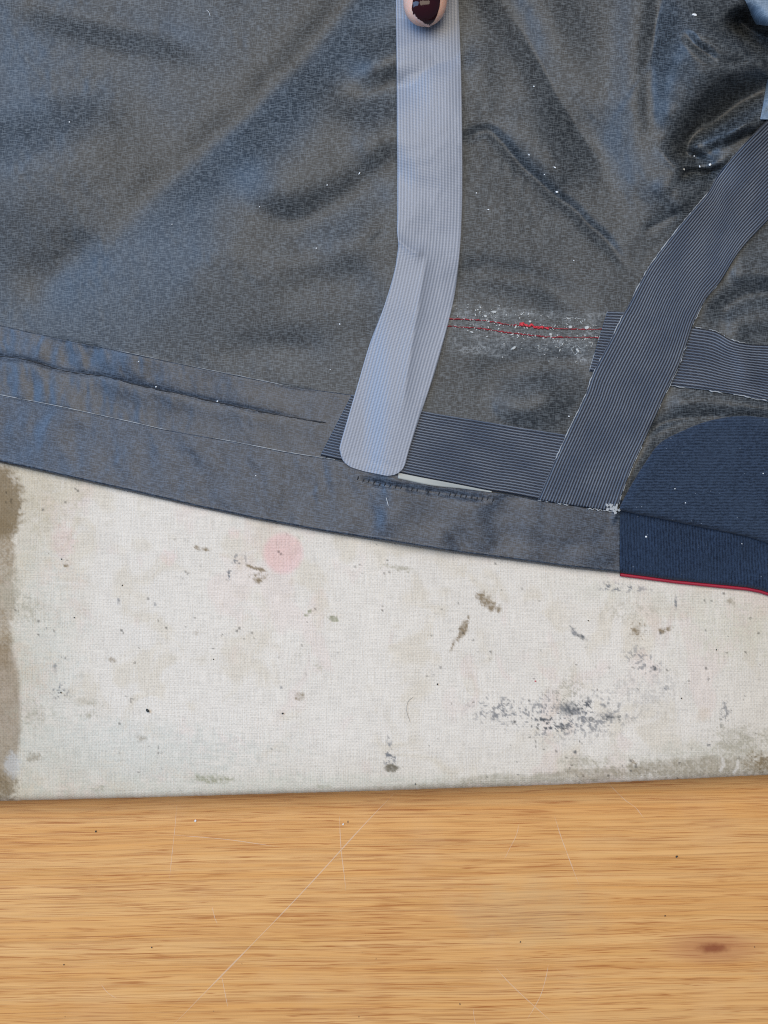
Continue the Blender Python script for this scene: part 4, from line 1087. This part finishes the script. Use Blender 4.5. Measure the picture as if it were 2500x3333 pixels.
for k, (x, y, r, e) in ordered([(2260, 508, 4, 1.1), (2278, 542, 3.2, 1.8), (2311, 536, 6, 1.2), (2226, 550, 3.2, 2.2)]):
    tag(speck('white_crumb', x, y, r, e, random.uniform(0, 3), M['lint'], 0.15), 'white crumb in the dark pucker beside the diagonal tape, ' + ORD[k], 'crumb', 'crumbs in the pucker')
for k, (x, y, r, e) in ordered([(508, 1259, 3.6, 1.2), (708, 1306, 3.6, 1.2), (452, 1176, 2.4, 1.6), (833, 1548, 2.4, 1.2)]):
    tag(speck('lint_speck', x, y, r, e, 0.4, M['lint'], 0.42), 'small pale speck on the grey hem band, ' + ORD[k], 'lint', 'specks on the hem band')
tag(speck('white_crumb', 2261, 48, 5.5, 2.2, -0.15, M['lint'], 0.3), 'largest white oblong crumb, on the fold at upper right', 'crumb')
tag(speck('white_crumb', 1806, 545, 3, 2.6, -0.5, M['lint'], 0.1), 'slim white crumb between the two tapes, above the diagonal crease', 'crumb')
tag(speck('white_crumb', 1813, 625, 5, 1.5, -0.1, M['lint'], 0.1), 'oval white crumb resting right on the diagonal crease', 'crumb')
tag(speck('dark_crumb', 480, 2312, 7, 1.5, -0.9, M['crumb'], zf=0.3 * mm), 'largest black crumb, on the lower left of the canvas', 'crumb')
tag(speck('red_speck', 1743, 2217, 3, 1.4, 0, M['redbright'], zf=0.2 * mm), 'tiny red speck on the canvas below the diagonal tape', 'speck')
for k, (x, y, r) in ordered([(200, 1820, 3), (242, 2010, 3), (398, 1905, 3), (695, 2146, 2.6), (920, 2322, 4), (198, 2254, 3.5), (1424, 2227, 3.5), (2218, 2273, 3), (2332, 2115, 3), (1352, 2552, 3), (1915, 2020, 3)]):
    tag(speck('dark_speck', x, y, r, 1.3, random.uniform(0, 3), M['crumb'], zf=0.15 * mm), 'tiny dark speck on the off white canvas, ' + ORD[k], 'speck', 'dark specks on the canvas')
for k, (x, y, r) in ordered([(312, 2706, 4), (208, 3140, 3), (2203, 2788, 5), (2165, 2981, 3), (1694, 3066, 3), (494, 3084, 3)]):
    tag(speck('grit', x, y, r, 1.3, random.uniform(0, 3), M['crumb'], zf=ZW + 0.0001), 'tiny dark grit on the bare wood, ' + ORD[k], 'grit', 'grit on the worktop')
for k, (x, y, r) in ordered([(636, 2672, 5), (1117, 2683, 4)]):
    tag(speck('white_fleck', x, y, r, 1.3, 1.2, M['lint'], zf=ZW + 0.0001), 'tiny white fleck on the bare wood, ' + ('left of the two', 'right of the two')[k], 'fleck', 'flecks on the worktop')
# stray hairs
def hair(path, r, mat, label, zf=None):
    p = smooth_path(path, 40); Z = H(p[:, 0], p[:, 1]) + 0.5 * mm if zf is None else zf + 0 * p[:, 0]
    V, F = tube(P(p[:, 0], p[:, 1], Z), r * mm, 5)
    tag(link('stray_fibre', mesh_vf('stray_fibre', V, F), mat), label, 'fibre')
hair([(672, 32), (680, 40), (684, 52)], 0.06, M['lint'], 'pale curved fibre near the top of the grey lining')
hair([(1257, 1620), (1261, 1634), (1264, 1646)], 0.07, M['lint'], 'pale straight fibre on the hem below the pale tape')
hair([(1345, 2268), (1328, 2285), (1324, 2315), (1335, 2350)], 0.035, M['crumb'], 'thin curved grey hair in the middle of the canvas', 0.00025)
